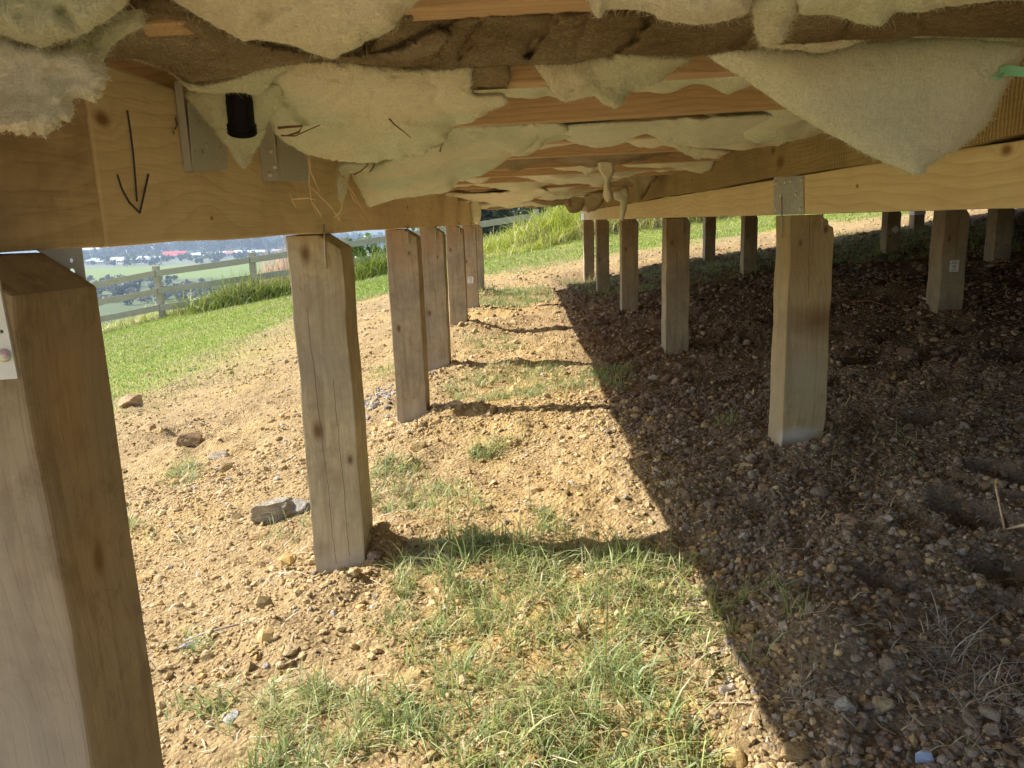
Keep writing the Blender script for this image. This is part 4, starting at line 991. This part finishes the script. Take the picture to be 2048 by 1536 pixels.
B('cream tongue of batt hanging over the brown wool', [(1500, -60, .70), (1600, -60, .70), (1596, 20, .725), (1580, 40, .735), (1568, 82, .765), (1548, 92, .775), (1522, 90, .775), (1510, 66, .75), (1506, 30, .735)], M['cream'], .022, .012, 26, 10, 4, 6, .008, 900)
B('cream batt along the top right edge', [(1590, -60, .70), (2120, -60, .70), (2120, -4, .705), (1990, 2, .71), (1900, 12, .715), (1790, 28, .72), (1762, 52, .735), (1735, 52, .735), (1700, 42, .73), (1660, 30, .72), (1600, 26, .72)], M['cream'], .022, .02, 40, 11, 5, 7, .010, 900)
B('thin cream edge of batt below the brown wool on the right', [(1508, 86, .92), (1560, 82, .92), (1620, 84, .92), (1728, 70, .91), (1740, 76, .915), (1650, 106, .965), (1600, 100, .955), (1540, 96, .94)], M['cream'], .008, .01, 12, 12, 3, 6, .004, 400)
B('ragged cream strip of batt at the right edge above the green flap', [(1860, 66, .91), (1950, 62, .91), (2100, 50, .90), (2100, 84, .95), (2000, 82, .95), (1900, 74, .93)], M['cream'], .008, .012, 14, 13, 4, 6, .004, 500)
B('large triangular green grey flap of batt hanging down on the right', [(1416, 112, 1.0), (1470, 92, .965), (1560, 94, .965), (1640, 106, .965), (1720, 84, .955), (1880, 74, .94), (1990, 82, .94), (2046, 92, .94), (2044, 120, .95), (2005, 190, .96), (1988, 226, .965), (1962, 262, .965), (1912, 300, .955), (1880, 318, .95), (1854, 336, .945), (1852, 346, .94), (1830, 350, .94), (1808, 340, .945), (1740, 312, .955), (1660, 268, .965), (1570, 216, .98), (1490, 160, 1.0)], M['grey'], .024, .014, 70, 14, 3, 8, .0025, 2600, frec=7)
B('cream batt piece drooping before the second joist', [(1062, 118, 1.09), (1130, 114, 1.09), (1225, 112, 1.07), (1232, 102, 1.05), (1382, 112, 1.07), (1352, 138, 1.09), (1318, 164, 1.10), (1262, 184, 1.10), (1246, 208, 1.10), (1228, 215, 1.10), (1204, 204, 1.10), (1188, 192, 1.10), (1130, 206, 1.11), (1112, 196, 1.11), (1086, 158, 1.10)], M['cream'], .014, .010, 26, 15, 4, 6, .009, 1400, fold=.010, frec=22)
B('big lumpy cream batt drooping before the left bearer', [(505, 178, 1.13), (548, 140, 1.04), (600, 120, .99), (700, 120, .99), (868, 136, 1.02), (945, 126, 1.02), (948, 184, 1.12), (1000, 186, 1.13), (1015, 204, 1.2), (978, 222, 1.26), (940, 246, 1.34), (905, 252, 1.38), (888, 278, 1.42), (850, 306, 1.45), (800, 318, 1.46), (720, 326, 1.46), (660, 316, 1.42), (612, 308, 1.36), (575, 286, 1.28), (548, 262, 1.22), (535, 236, 1.18), (520, 205, 1.15)], M['cream'], .032, .02, 60, 16, 4, 8, .013, 3000, frec=11, fold=.006, crease=[(560, 182, 610, 236, 10, .026), (610, 236, 690, 250, 11, .022), (690, 250, 744, 226, 10, .02), (744, 226, 752, 160, 9, .014), (756, 236, 880, 250, 12, .014), (600, 130, 660, 150, 14, .012), (860, 140, 880, 215, 10, .016), (640, 286, 780, 290, 12, .010)])
B('torn cream point of batt hanging below the black pipe end', [(372, 186, 1.07), (440, 178, 1.04), (560, 170, 1.06), (560, 210, 1.1), (540, 240, 1.12), (520, 282, 1.13), (505, 312, 1.13), (488, 336, 1.12), (470, 318, 1.11), (452, 290, 1.10), (430, 262, 1.09), (405, 236, 1.085), (388, 214, 1.08)], M['cream'], .006, .012, 22, 17, 4, 6, .006, 1200)
B('smooth grey green batt sagging along the left bearer', [(740, 330, 1.9), (800, 310, 1.7), (880, 284, 1.62), (905, 252, 1.56), (1010, 246, 1.57), (1120, 243, 1.57), (1135, 262, 1.65), (1092, 280, 1.72), (1075, 300, 1.8), (1020, 314, 1.9), (1000, 330, 2.0), (960, 352, 2.1), (920, 364, 2.18), (895, 384, 2.2), (850, 390, 2.2), (790, 398, 2.2), (738, 414, 2.2), (728, 398, 2.12), (716, 374, 2.05), (700, 344, 1.95)], M['green'], .018, .02, 40, 18, 3, 8, .010, 2000, frec=9, crease=[(760, 395, 900, 340, 9, .012), (820, 350, 980, 300, 9, .010), (930, 268, 1060, 268, 10, .010)])
B('thin cream rag of batt on the left bearer beside the straw', [(680, 326, 1.80), (745, 322, 1.85), (735, 344, 1.86), (700, 346, 1.85), (694, 380, 1.84), (684, 405, 1.82), (676, 392, 1.80), (674, 350, 1.79)], M['cream'], .006, .008, 10, 19, 3, 5, .004, 350)
B('white batt fold pressed above the second joist', [(880, 128, 1.03), (948, 124, 1.04), (1015, 126, 1.05), (1018, 170, 1.11), (948, 176, 1.11), (890, 176, 1.1)], M['tan'], .006, .01, 20, 20, 3, 7, .005, 300)
B('grey green batt sagging low between joists beside the right board', [(1110, 268, 1.78), (1135, 250, 1.63), (1230, 244, 1.62), (1330, 240, 1.63), (1470, 232, 1.64), (1572, 228, 1.66), (1590, 240, 1.78), (1565, 262, 1.88), (1490, 284, 1.96), (1430, 296, 2.0), (1350, 290, 1.98), (1290, 268, 1.86), (1236, 290, 1.98), (1190, 296, 2.0), (1150, 286, 1.92)], M['grey'], .014, .02, 30, 21, 5, 7, .010, 1500, frec=14)
B('curled cream batt edge under the grey green sag', [(1340, 268, 1.9), (1375, 282, 2.0), (1420, 296, 2.05), (1460, 300, 2.08), (1440, 316, 2.12), (1392, 320, 2.15), (1372, 308, 2.1), (1345, 290, 2.0)], M['cream'], .010, .012, 12, 22, 4, 6, .008, 500)
# --- one batt lying in each bay between the joists
def bay(i, y0, y1, e0, label, mat, seed, x0=-.57, x1=.748, dip=.018):
    nx_, ny_ = 110, 16
    xs = np.linspace(x0, x1, nx_); ys = np.linspace(y0, y1, ny_)
    X, Y = np.meshgrid(xs, ys)
    v = (Y - y0) / (y1 - y0)
    n1 = fbm(np.stack([X * 3.2, np.full_like(X, seed * 4.4), X * 0], -1), 3, seed)
    n2 = fbm(np.stack([X * 11, Y * 11, np.full_like(X, seed)], -1), 3, seed + 5)
    e = e0 + .085 * n1 + .03 * n2
    Z = .190 + e - dip * np.sin(np.pi * v) + .012 * (X - 0)
    Z = np.maximum(Z, .135)
    top = np.full_like(Z, .3285)
    Z = np.minimum(Z, .32)
    k = nx_ * ny_; idx = np.arange(k).reshape(ny_, nx_)
    q = np.stack([idx[:-1, :-1], idx[1:, :-1], idx[1:, 1:], idx[:-1, 1:]], -1).reshape(-1, 4)
    V = np.concatenate([np.stack([X, Y, Z], -1).reshape(-1, 3), np.stack([X, Y, top], -1).reshape(-1, 3)])
    rims = []
    for line in (idx[0, :], idx[:, -1], idx[-1, ::-1], idx[::-1, 0]):
        rims.append(np.stack([line[:-1], line[1:], line[1:] + k, line[:-1] + k], -1))
    me = np_mesh('insulation_batt', V, [q, q[:, ::-1] + k] + rims, True)
    return tag(link('insulation_batt', me, mat), label, 'insulation', 'insulation batts under the floor')
mats = ['cream', 'cream', 'green', 'cream', 'tan', 'cream', 'grey', 'cream', 'tan', 'cream', 'cream', 'tan', 'grey', 'cream', 'tan', 'cream', 'cream', 'tan']
es = [.05, .045, .03, .03, .035, .02, .025, .02, .02, .01, .015, .01, .01, .01, .0, .0, .0, -.01]
for i in range(len(JY) - 1):
    bay(i, JY[i] + .047 + (.012 if i else .012), JY[i + 1] - .012, es[i], f'{mats[i].replace("grey", "grey green")} batt filling the {["first", "second", "third", "fourth", "fifth", "sixth", "seventh", "eighth", "ninth", "tenth", "eleventh", "twelfth", "thirteenth", "fourteenth", "fifteenth", "sixteenth", "seventeenth", "eighteenth"][i]} gap between joists', M[mats[i]], i + 3, dip=.012 + .004 * (i % 4))
bay(0, .22, .73, .05, 'cream batt lying overhead just before the nearest joist', M['cream'], 60, x0=-.575, dip=.02)
# --- shreds farther along
B('long limp shred of cream wool hanging from the joists', [(1196, 316, 2.7), (1226, 314, 2.7), (1228, 345, 2.75), (1221, 370, 2.78), (1226, 396, 2.8), (1214, 404, 2.8), (1206, 392, 2.8), (1209, 360, 2.75), (1198, 340, 2.72)], M['cream'], .012, .012, 8, 31, 2, 4, .008, 300)
B('cream wool tuft left of the long shred', [(1130, 316, 2.9), (1195, 318, 2.9), (1190, 338, 2.95), (1172, 348, 3.0), (1152, 336, 2.95)], M['cream'], .012, .012, 10, 32, 3, 4, .010, 250)
B('brown wool ball at the end of the rough board', [(1134, 384, 7.0), (1165, 378, 7.0), (1172, 400, 7.0), (1160, 424, 7.2), (1140, 426, 7.2), (1128, 405, 7.1)], M['tan'], .05, .04, 12, 33, 2, 4, .02, 300, flen=.04, name='wool_batt')
B('dark mossy shred of wool dangling before the right bearer', [(1228, 380, 4.6), (1255, 376, 4.6), (1260, 398, 4.6), (1254, 416, 4.6), (1246, 440, 4.65), (1240, 436, 4.65), (1240, 405, 4.6), (1228, 398, 4.6)], M['grey'], .02, .02, 8, 34, 2, 4, .01, 250)
B('brown wool rag hanging at the inner face of the rough board', [(1250, 352, 4.3), (1300, 340, 4.0), (1318, 352, 4.0), (1300, 372, 4.1), (1284, 398, 4.2), (1272, 392, 4.2), (1272, 372, 4.2)], M['tan'], .03, .02, 12, 35, 3, 4, .012, 350, name='wool_batt')
B('wide cream rag across the far joists', [(905, 388, 4.6), (1000, 384, 4.4), (1070, 372, 4.2), (1100, 382, 4.4), (1060, 400, 5.2), (1010, 414, 6.6), (960, 404, 6.0), (930, 398, 5.2)], M['cream'], .04, .04, 10, 36, 3, 4, .02, 400)
B('torn cream strip hanging at the far end of the left bearer', [(938, 402, 7.0), (958, 400, 7.0), (962, 428, 7.4), (956, 448, 7.6), (946, 440, 7.5)], M['cream'], .03, .03, 6, 37, 2, 4, .015, 150)
B('brown wool shred curling beside the long shred', [(1168, 392, 4.7), (1206, 378, 4.5), (1212, 396, 4.6), (1196, 420, 4.9), (1176, 422, 5.0)], M['tan'], .03, .03, 10, 38, 3, 4, .015, 250, name='wool_batt')

# ------------------------------------------------------------------ small things under the floor
p = at(482, 220, 1.06); sc_ = 1.06 / F
o = empty('pipe_end', tuple(at(485, 268, 1.06)), 'black ribbed plastic pipe end poking down through the torn wool', 'pipe'); o.rotation_euler = (.42, .16, 0)
bm = bmesh.new(); R_ = .0180
add_lathe(bm, [(R_ * .84, .0), (R_ * .98, .0), (R_ * 1.07, .002), (R_ * 0.93, .0035), (R_ * 0.93, .005), (R_ * 1.07, .0065), (R_ * 0.93, .008), (R_ * 0.93, .0095), (R_ * 1.07, .011), (R_ * .98, .0135), (R_ * .91, .017), (R_ * .90, .045), (R_ * .94, .052), (R_ * .94, .058), (R_ * .8, .0585)], (0, 0, 0), 36)
bm_obj('cap', bm, M['black'], o, True)
bm = bmesh.new()
for k in range(9):
    t = 2 * math.pi * k / 9 + .2
    add_tube(bm, [(R_ * .905 * math.cos(t), R_ * .905 * math.sin(t), .0165), (R_ * .905 * math.cos(t), R_ * .905 * math.sin(t), .046)], .0009, 5)
bm_obj('rib', bm, M['black'], o)
bm = bmesh.new(); add_lathe(bm, [(R_ * .78, .0587), (R_ * .78, .064), (R_ * .55, .0655), (R_ * .55, .12)], (0, 0, 0), 28)
bm_obj('pipe', bm, plain('pale_pipe', (.62, .56, .45), .5, .15), o, True)
a = at(2000, 143, .93); b = at(2110, 146, .90)
bm = bmesh.new(); a, b = Vector(a), Vector(b); d = (b - a).normalized(); u = Vector((0, 0, 1)); w_ = .0052
vs = []
for t, hh in ((0, .9), (.12, 1.15), (.3, 1), (.7, 1.05), (1, 1)):
    c = a.lerp(b, t) + Vector((0, 0, .0015 * math.sin(t * 9)))
    vs.append([bm.verts.new(c + u * w_ * hh + Vector((0, dy, 0))) for dy in (0, .0022)] + [bm.verts.new(c - u * w_ * hh + Vector((0, dy, 0))) for dy in (.0022, 0)])
for r0, r1 in zip(vs[:-1], vs[1:]):
    for k in range(4): bm.faces.new((r0[k], r0[(k + 1) % 4], r1[(k + 1) % 4], r1[k]))
bm.faces.new(vs[0]); bm.faces.new(vs[-1][::-1])
add_tube(bm, [a + Vector((.004, 0, -.003)), a + Vector((-.004, -.004, -.008)), a + Vector((-.012, -.006, -.006))], [.003, .0022, .0012], 6)
bmesh.ops.recalc_face_normals(bm, faces=bm.faces[:])
tag(bm_obj('plastic_strap', bm, M['mint']), 'mint green plastic strap sticking in at the right edge', 'strap')
def stalk(name, pxs, d, r, mat, label, cat, taper=True):
    bm = bmesh.new()
    for st in pxs:
        P3 = [at(x, y, d if len(q_) == 0 else q_[0]) for x, y, *q_ in st]; n_ = len(P3)
        add_tube(bm, [tuple(p_) for p_ in P3], [r * (1 - (.65 * i / (n_ - 1) if taper else 0)) for i in range(n_)], 6)
    return tag(bm_obj(name, bm, mat, None, True), label, cat)
stalk('straw_strands', [[(617, 288), (620, 330), (618, 362), (622, 398), (632, 425)], [(612, 305), (622, 345), (634, 372), (640, 384)], [(620, 372), (640, 392), (662, 414), (680, 441)], [(583, 398), (600, 397), (616, 396), (632, 400)], [(578, 383), (584, 398), (592, 416)], [(624, 405), (632, 414), (640, 428), (644, 437)], [(683, 405), (684, 415), (678, 428), (668, 434)]], 1.42, .0021, M['straw'], 'pale straw strands caught on the left bearer below the lumpy batt', 'straw')
stalk('straw_strands', [[(676, 342), (690, 362), (706, 385), (722, 416)], [(700, 380), (704, 394), (714, 408)], [(686, 352), (702, 384)]], 1.72, .0020, M['straw'], 'small bent straw on the left bearer beside the cream rag', 'straw')
stalk('twig', [[(556, 256), (575, 254), (604, 252), (598, 264), (580, 270), (562, 271), (590, 272), (612, 262), (640, 250)]], 1.14, .0020, M['twig'], 'hooked red brown twig poking from the lumpy cream batt', 'twig')
stalk('twig', [[(777, 236), (790, 250), (806, 262), (822, 276)]], 1.22, .0016, M['twig'], 'short straight twig stuck on the lumpy cream batt', 'twig')
stalk('twig', [[(708, 349), (722, 342), (736, 330), (742, 312)], [(736, 330), (730, 322)], [(740, 344), (748, 332), (753, 322)]], 1.66, .0018, M['twig'], 'forked dark twig at the lower edge of the lumpy batt', 'twig')
stalk('twig', [[(880, 304), (882, 294), (888, 284)]], 1.36, .0015, M['twig'], 'tiny dark twig at the right end of the lumpy batt', 'twig')
def ground_stick(name, px, r, label, mat, cat, lift=.006):
    P3 = []
    for x, y in px:
        gx_, gy_ = ground_pix(x, y); P3.append((gx_, gy_, float(ground_z(np.array([gx_]), np.array([gy_]))[0]) + lift))
    bm = bmesh.new(); add_tube(bm, P3, [r, r * .9, r * .75, r * .5][:len(P3)] if len(P3) <= 4 else r, 6)
    return tag(bm_obj(name, bm, mat, None, True), label, cat)
ground_stick('stick', [(2050, 1100), (2010, 1060), (1985, 1035)], .0035, 'thin pale stick leaning into the deep footprint', M['straw'], 'stick', .03)
ground_stick('stick', [(560, 1166), (600, 1166), (640, 1172)], .0016, 'thin pale stalk lying before the second pile', M['straw'], 'stick')
ground_stick('stick', [(372, 1298), (420, 1290), (480, 1280)], .0028, 'grey stick lying in the sunlit gravel left', plain('grey_stick', (.36, .32, .27), .9), 'stick')
ground_stick('stick', [(1700, 614), (1740, 612), (1790, 628)], .0045, 'curved root lying on the shaded soil left of the tagged pile', M['twig'], 'root', .02)
ground_stick('stick', [(1845, 612), (1880, 616), (1900, 624), (1918, 618)], .006, 'pale root round the foot of the tagged pile', M['straw'], 'root', .03)
x, y = ground_pix(1848, 1524); bm = bmesh.new()
vs = [bm.verts.new(v) for v in ((-.012, 0, 0), (.014, -.004, 0), (.011, .004, .012), (-.004, .002, .016), (-.011, .003, .011))]
bm.faces.new(vs); r = bmesh.ops.extrude_face_region(bm, geom=bm.faces[:])
for v in [g for g in r['geom'] if isinstance(g, bmesh.types.BMVert)]: v.co += Vector((.001, .0025, 0))
bmesh.ops.recalc_face_normals(bm, faces=bm.faces[:])
tag(bm_obj('plastic_shard', bm, plain('blue_plastic', (.42, .50, .66), .35, .05), loc=(x, y, float(ground_z(np.array([x]), np.array([y]))[0]) + .002)), 'pale blue shard of plastic in the gravel at the bottom edge', 'plastic shard')

# ------------------------------------------------------------------ rail fence
fen = empty('rail_fence', (-3, FY, -.6), 'weathered post and rail fence with three boards running up the slope', 'fence')
def ftop(X): return float(np.interp(X, [-12, -7.8, -5.79, -5.03, -2.88, -.85, .78, 6], [-1.42, -.76, -.55, -.46, -.19, .04, .20, .72]))
fx = [-11.95, -9.9, -7.86, -5.80, -3.75, -1.7, .35, 2.4, 4.45]
for i, x in enumerate(fx):
    g0 = float(ground_z(np.array([x]), np.array([FY]))[0]); t = ftop(x)
    bm = bmesh.new(); add_box(bm, (-.06, 0, g0 - .3), (.06, .12, t + .09)); bevel_all(bm, .006)
    for v in bm.verts: v.co.x += .03 * (v.co.z - g0) * (1 if i % 2 else -.6)
    w_ = bm_obj('post', bm, M['fence'], fen, loc=(x + 3, .022, .6))
for i, (xa, xb) in enumerate(zip(fx[:-1], fx[1:])):
    for k, dz in enumerate((0, -.37, -.73)):
        j = (random.random() - .5) * .02
        za, zb = ftop(xa) + dz + j, ftop(xb) + dz - j
        bm = bmesh.new(); add_box(bm, (0, -.02, -.130), (xb - xa - .01, .02, 0)); bevel_all(bm, .004)
        bmesh.ops.subdivide_edges(bm, edges=[e for e in bm.edges if abs((e.verts[0].co - e.verts[1].co).x) > .8], cuts=10)
        for v in bm.verts:
            tt = v.co.x / (xb - xa); v.co.z += za + (zb - za) * tt + .008 * math.sin(tt * 3.1 + i + k); v.co.y += .006 * math.sin(tt * 5 + k)
        bm_obj('rail', bm, M['fence'], fen, loc=(xa + 3 + .005, 0, .6))

# ------------------------------------------------------------------ plants behind the fence, valley, hills
def leaves(C0, rad, n, size, colr, seed, flat=.8, clump=7):
    """n leaf clumps spread through a crown of a few lobes; returns vertices, quads, colours"""
    rs = np.random.default_rng(seed)
    lob = rs.normal(size=(clump, 3)); lob /= np.linalg.norm(lob, axis=1)[:, None]; lob *= rs.uniform(.25, .75, (clump, 1)); lob[:, 2] *= flat
    k = rs.integers(0, clump, n); d = rs.normal(size=(n, 3)); d /= np.linalg.norm(d, axis=1)[:, None]
    r = rs.uniform(.35, 1, (n, 1)) ** .5 * rs.uniform(.3, .55, (clump, 1))[k]
    P = np.array(C0) + (lob[k] + d * r) * np.array(rad)
    a = rs.normal(size=(n, 3)); a /= np.linalg.norm(a, axis=1)[:, None]; b = np.cross(a, rs.normal(size=(n, 3))); b /= np.linalg.norm(b, axis=1)[:, None]
    s_ = size * np.exp(rs.normal(0, .35, (n, 1)))
    V = np.stack([P - a * s_, P + b * s_ * .6, P + a * s_, P - b * s_ * .6], 1).reshape(-1, 3)
    q = np.arange(n * 4).reshape(n, 4)
    cc = np.array(colr) * (1 + rs.normal(0, .18, (clump, 1))[k] + rs.normal(0, .12, (n, 1)))
    return V, q, np.repeat(np.clip(cc, .01, .6), 4, 0)
M['leaf'] = vcol_mat('leaf', transl=.25)
M['bark'] = plain('bark', (.16, .12, .09), .9, .3, 8)
def tree(x, y, zg, h, r, colr, label, group, seed, n=900, size=.25, name='tree', low=.25):
    o = empty(name, (x, y, zg), label, 'tree' if name != 'shrub' else 'shrub', group)
    V, q, cc = leaves((0, 0, h * (low + (1 - low) / 2)), (r, r, h * (1 - low) * .62), n, size, colr, seed, 1.0, 9)
    link('crown', np_mesh('crown', V, q, False, cc), M['leaf'], o)
    bm = bmesh.new(); add_tube(bm, [(0, 0, -.3), (.05 * r, 0, h * .3), (-.05 * r, .05 * r, h * .6), (0, 0, h * .85)], [h * .03, h * .022, h * .014, h * .004], 7)
    for k in range(4):
        t = 1.57 * k + seed; add_tube(bm, [(0, 0, h * (.3 + .08 * k)), (r * .3 * math.cos(t), r * .3 * math.sin(t), h * (.5 + .07 * k)), (r * .6 * math.cos(t), r * .6 * math.sin(t), h * (.62 + .07 * k))], [h * .012, h * .008, h * .003], 5)
    bm_obj('trunk' if name != 'shrub' else 'stem', bm, M['bark'], o, True)
    return o
def gz1(x, y): return float(ground_z(np.array([float(x)]), np.array([float(y)]))[0])
for i, (x, y, h, r, lb) in enumerate([(-2.6, 48, 13.6, 3.2, 'dark tree behind the fence beside the far end of the left bearer'), (1.4, 52, 15.4, 3.6, 'dark tree behind the grassy bank, middle of the gap'), (4.6, 50, 14.6, 3.0, 'dark tree at the right of the gap above the grassy bank')]):
    tree(x, y, gz1(x, y), h, r, (.030, .045, .020), lb, 'dark trees behind the bank', 200 + i, 2600, .32)
tree(-4.55, 24.5, gz1(-4.55, 24.5), 2.6, 1.3, (.10, .17, .035), 'light green shrub just over the fence between the second and third piles', None, 210, 1600, .10, 'shrub', .05)
tree(-3.1, 26, gz1(-3.1, 26), 2.9, 1.2, (.09, .15, .035), 'darker shrub over the fence beside the light green one', None, 211, 1500, .10, 'shrub', .05)
n = 1600; X = RNG.uniform(-6.1, -4.6, n); Y = RNG.uniform(17.6, 19.5, n); hh = .75 * np.exp(RNG.normal(0, .25, n))
o = blades('dry_reeds', np.stack([X, Y, ground_z(X, Y)], -1), hh, np.full(n, .018), np.abs(RNG.normal(.15, .12, n)), RNG.uniform(0, 6.28, n), np.array([.58, .44, .32]) * (1 + RNG.normal(0, .18, (n, 1))), M['grass'], 3)
tag(o, 'pinkish dry reeds standing behind the fence', kind='stuff')
VZ = -27.0
vx = np.linspace(-2600, 1600, 240); vy = 60 + (3400 - 60) * np.linspace(0, 1, 200) ** 1.7
VX, VY = np.meshgrid(vx, vy)
hill = 62 * sstep(2100, 3000, VY + .1 * VX) * (.55 + .45 * f2(VX, VY, .0022, 3, 300))
VH = VZ + hill + 1.2 * f2(VX, VY, .01, 2, 301)
mead = sstep(455, 480, VY + 10 * f2(VX, VY, .02, 2, 302)) * (1 - sstep(650, 690, VY + 20 * f2(VX, VY, .02, 2, 303)))
sub = sstep(650, 690, VY) * (1 - sstep(930, 960, VY))
vc = np.array([.10, .125, .05]) * (1 + .5 * f2(VX, VY, .03, 3, 304)[..., None])
vc = vc * (1 - mead[..., None]) + np.array([.17, .22, .045]) * mead[..., None]
vc = vc * (1 - .7 * sub[..., None]) + np.array([.20, .20, .15]) * .7 * sub[..., None]
far = sstep(950, 1000, VY)[..., None]; vc = vc * (1 - far) + np.array([.05, .075, .05]) * far
yn, xn = VX.shape; idx = np.arange(xn * yn).reshape(yn, xn)
quads = np.stack([idx[:-1, :-1], idx[:-1, 1:], idx[1:, 1:], idx[1:, :-1]], -1).reshape(-1, 4)
tag(link('valley_floor', np_mesh('valley_floor', np.stack([VX, VY, VH], -1).reshape(-1, 3), quads, True, vc.reshape(-1, 3)), vcol_mat('valley', .95)), kind='structure')
def mass(name, pts, label, mk, seed):
    Vs, Qs, Cs = [], [], []; b = 0
    for i, (x, y, h, r) in enumerate(pts):
        zg = VZ
        V, q, cc = leaves((x, y, zg + h * .52), (r, r, h * .58), *mk(i)[:2], mk(i)[2], seed + i, 1.0, 6)
        Vs.append(V); Qs.append(q + b); Cs.append(cc); b += len(V)
    return tag(link(name, np_mesh(name, np.concatenate(Vs), np.concatenate(Qs), False, np.concatenate(Cs)), M['leaf']), label, kind='stuff')
rs = np.random.default_rng(5)
pts = []
for k in range(210):
    y = rs.uniform(660, 955); x = rs.uniform(-.60, -.25) * y; h = rs.uniform(3, 8.5); pts.append((x, y, h, h * .55))
mass('valley_trees', pts, 'scattered green trees among the far buildings', lambda i: (110, .8, [(.06, .085, .04), (.085, .12, .045), (.05, .07, .045)][i % 3]), 3000)
pts = []
for k in range(520):
    y = rs.uniform(960, 1500); x = rs.uniform(-.62, -.10) * y; h = rs.uniform(9, 16) * (1 + .5 * max(0, math.sin(x * .012))) ; pts.append((x, y, h, h * .42))
mass('far_wood', pts, 'dark wood of tall trees across the valley', lambda i: (150, 1.5, (.045, .062, .035)), 1000)
pts = []
for k in range(260):
    y = rs.uniform(300, 465); x = rs.uniform(-.60, -.20) * y
    if math.sin(x * .05 + y * .03) > -.3: pts.append((x, y, rs.uniform(2.0, 5.5), rs.uniform(2.0, 4.5)))
mass('valley_scrub', pts, 'grey green scrub on the valley floor below the fence', lambda i: (150, .5, [(.10, .11, .075), (.075, .10, .05), (.14, .13, .10)][i % 3]), 2000)
for i, (px, D_, h, colr, lb) in enumerate([(242, 345, 6.5, (.05, .085, .055), 'round blue green tree below the first fence rail'), (270, 700, 11, (.12, .17, .06), 'light green tree before the far houses'), (310, 690, 8, (.08, .12, .05), 'broad green tree left of the red roof'),
                                           (215, 720, 9, (.07, .10, .05), 'dark green tree among the white buildings'), (400, 400, 4.5, (.13, .13, .10), 'grey bare looking bush behind the middle rail')]):
    r_ = ray(px, 540)
    tree(r_[0] * D_, D_, VZ - .5, h, h * .5, colr, lb, None, 230 + i, 420, h * .06)
def house(x, y, w, d, h, rh, rot, wall, roof, label, name='building', group='buildings across the valley'):
    o = empty(name, (x, y, VZ), label, 'building', group); o.rotation_euler = (0, 0, rot)
    bm = bmesh.new(); add_box(bm, (-w / 2, -d / 2, -1), (w / 2, d / 2, h)); bm_obj('wall', bm, wall, o)
    bm = bmesh.new(); e = .4
    a = [(-w / 2 - e, -d / 2 - e, h - .1), (w / 2 + e, -d / 2 - e, h - .1), (w / 2 + e, d / 2 + e, h - .1), (-w / 2 - e, d / 2 + e, h - .1), (-w / 2 - e, 0, h + rh), (w / 2 + e, 0, h + rh)]
    v = [bm.verts.new(p_) for p_ in a]
    for f_ in ((0, 1, 5, 4), (2, 3, 4, 5), (0, 4, 3), (1, 2, 5), (3, 2, 1, 0)): bm.faces.new([v[i] for i in f_])
    bmesh.ops.recalc_face_normals(bm, faces=bm.faces[:]); bm_obj('roof', bm, roof, o)
    bm = bmesh.new()
    nw = max(2, int(w / 3))
    for k in range(nw):
        xx = -w / 2 + w * (k + .5) / nw; add_box(bm, (xx - .7, -d / 2 - .05, h * .35), (xx + .7, -d / 2 + .02, h * .75))
    bm_obj('window', bm, M['hglass'], o)
    return o
M['hglass'] = plain('house_glass', (.06, .07, .09), .2, .1)
wl_ = [plain('white_wall', (.74, .73, .70), .8, .05), plain('cream_wall', (.66, .60, .48), .8, .05), plain('grey_wall', (.48, .48, .48), .8, .05)]
rf_ = [plain('white_roof', (.80, .80, .80), .6, .05), plain('blue_grey_roof', (.30, .34, .42), .6, .05), plain('grey_roof', (.42, .42, .43), .6, .05), plain('red_roof', (.62, .10, .085), .6, .08), plain('terracotta_roof', (.46, .19, .11), .7, .08)]
def hb(px, D_, *a, **k): r_ = ray(px, 520); return house(r_[0] * D_, D_, *a, **k)
hb(352, 840, 24, 16, 3.4, 4.4, .15, wl_[0], rf_[3], 'long building with a bright red roof across the valley', group='buildings across the valley')
k = 0
for px, D_ in [(172, 770), (184, 742), (196, 760), (205, 735), (216, 778), (226, 744), (238, 765), (246, 736), (258, 770), (266, 748), (288, 772), (296, 752), (318, 780), (332, 810), (385, 845), (396, 815), (405, 860), (416, 835), (426, 870), (436, 840), (448, 860), (460, 845), (470, 875), (482, 850), (494, 880), (508, 865), (522, 875), (540, 860), (556, 880)]:
    w_ = rs.uniform(9, 17); ri = int(rs.integers(0, 3)) if px < 380 else int(rs.choice([0, 0, 2, 4]))
    hb(px, D_, w_, rs.uniform(7, 11), rs.uniform(2.6, 4.4), rs.uniform(1.2, 2.2), rs.uniform(-.5, .5), wl_[int(rs.integers(0, 3))], rf_[ri],
       ('tiny pale building in the far row left of the red roof' if px < 345 else 'tiny pale building in the far row right of the red roof'), group='pale buildings left of the red roof' if px < 345 else 'pale buildings right of the red roof')
for px, D_, h_ in [(172, 1010, 13), (186, 1000, 10)]:
    hb(px, D_, 20, 14, h_, 2, .2, wl_[0], rf_[0], 'white block of flats among the trees above the white row' if px == 172 else 'lower white block beside the flats among the trees', group=None)

# ------------------------------------------------------------------ air
bm = bmesh.new(); add_box(bm, (-2750, -60, -60), (1750, 3550, 75))
t = NT('haze_air'); pv = t.t.nodes.new('ShaderNodeVolumePrincipled'); pv.inputs['Color'].default_value = (.62, .78, 1, 1); pv.inputs['Density'].default_value = HAZE; pv.inputs['Anisotropy'].default_value = .2
t.l(pv.outputs[0], t.out.inputs['Volume'])
if HAZE > 0: tag(bm_obj('haze', bm, t.m), 'thin blue haze in the air', kind='stuff')
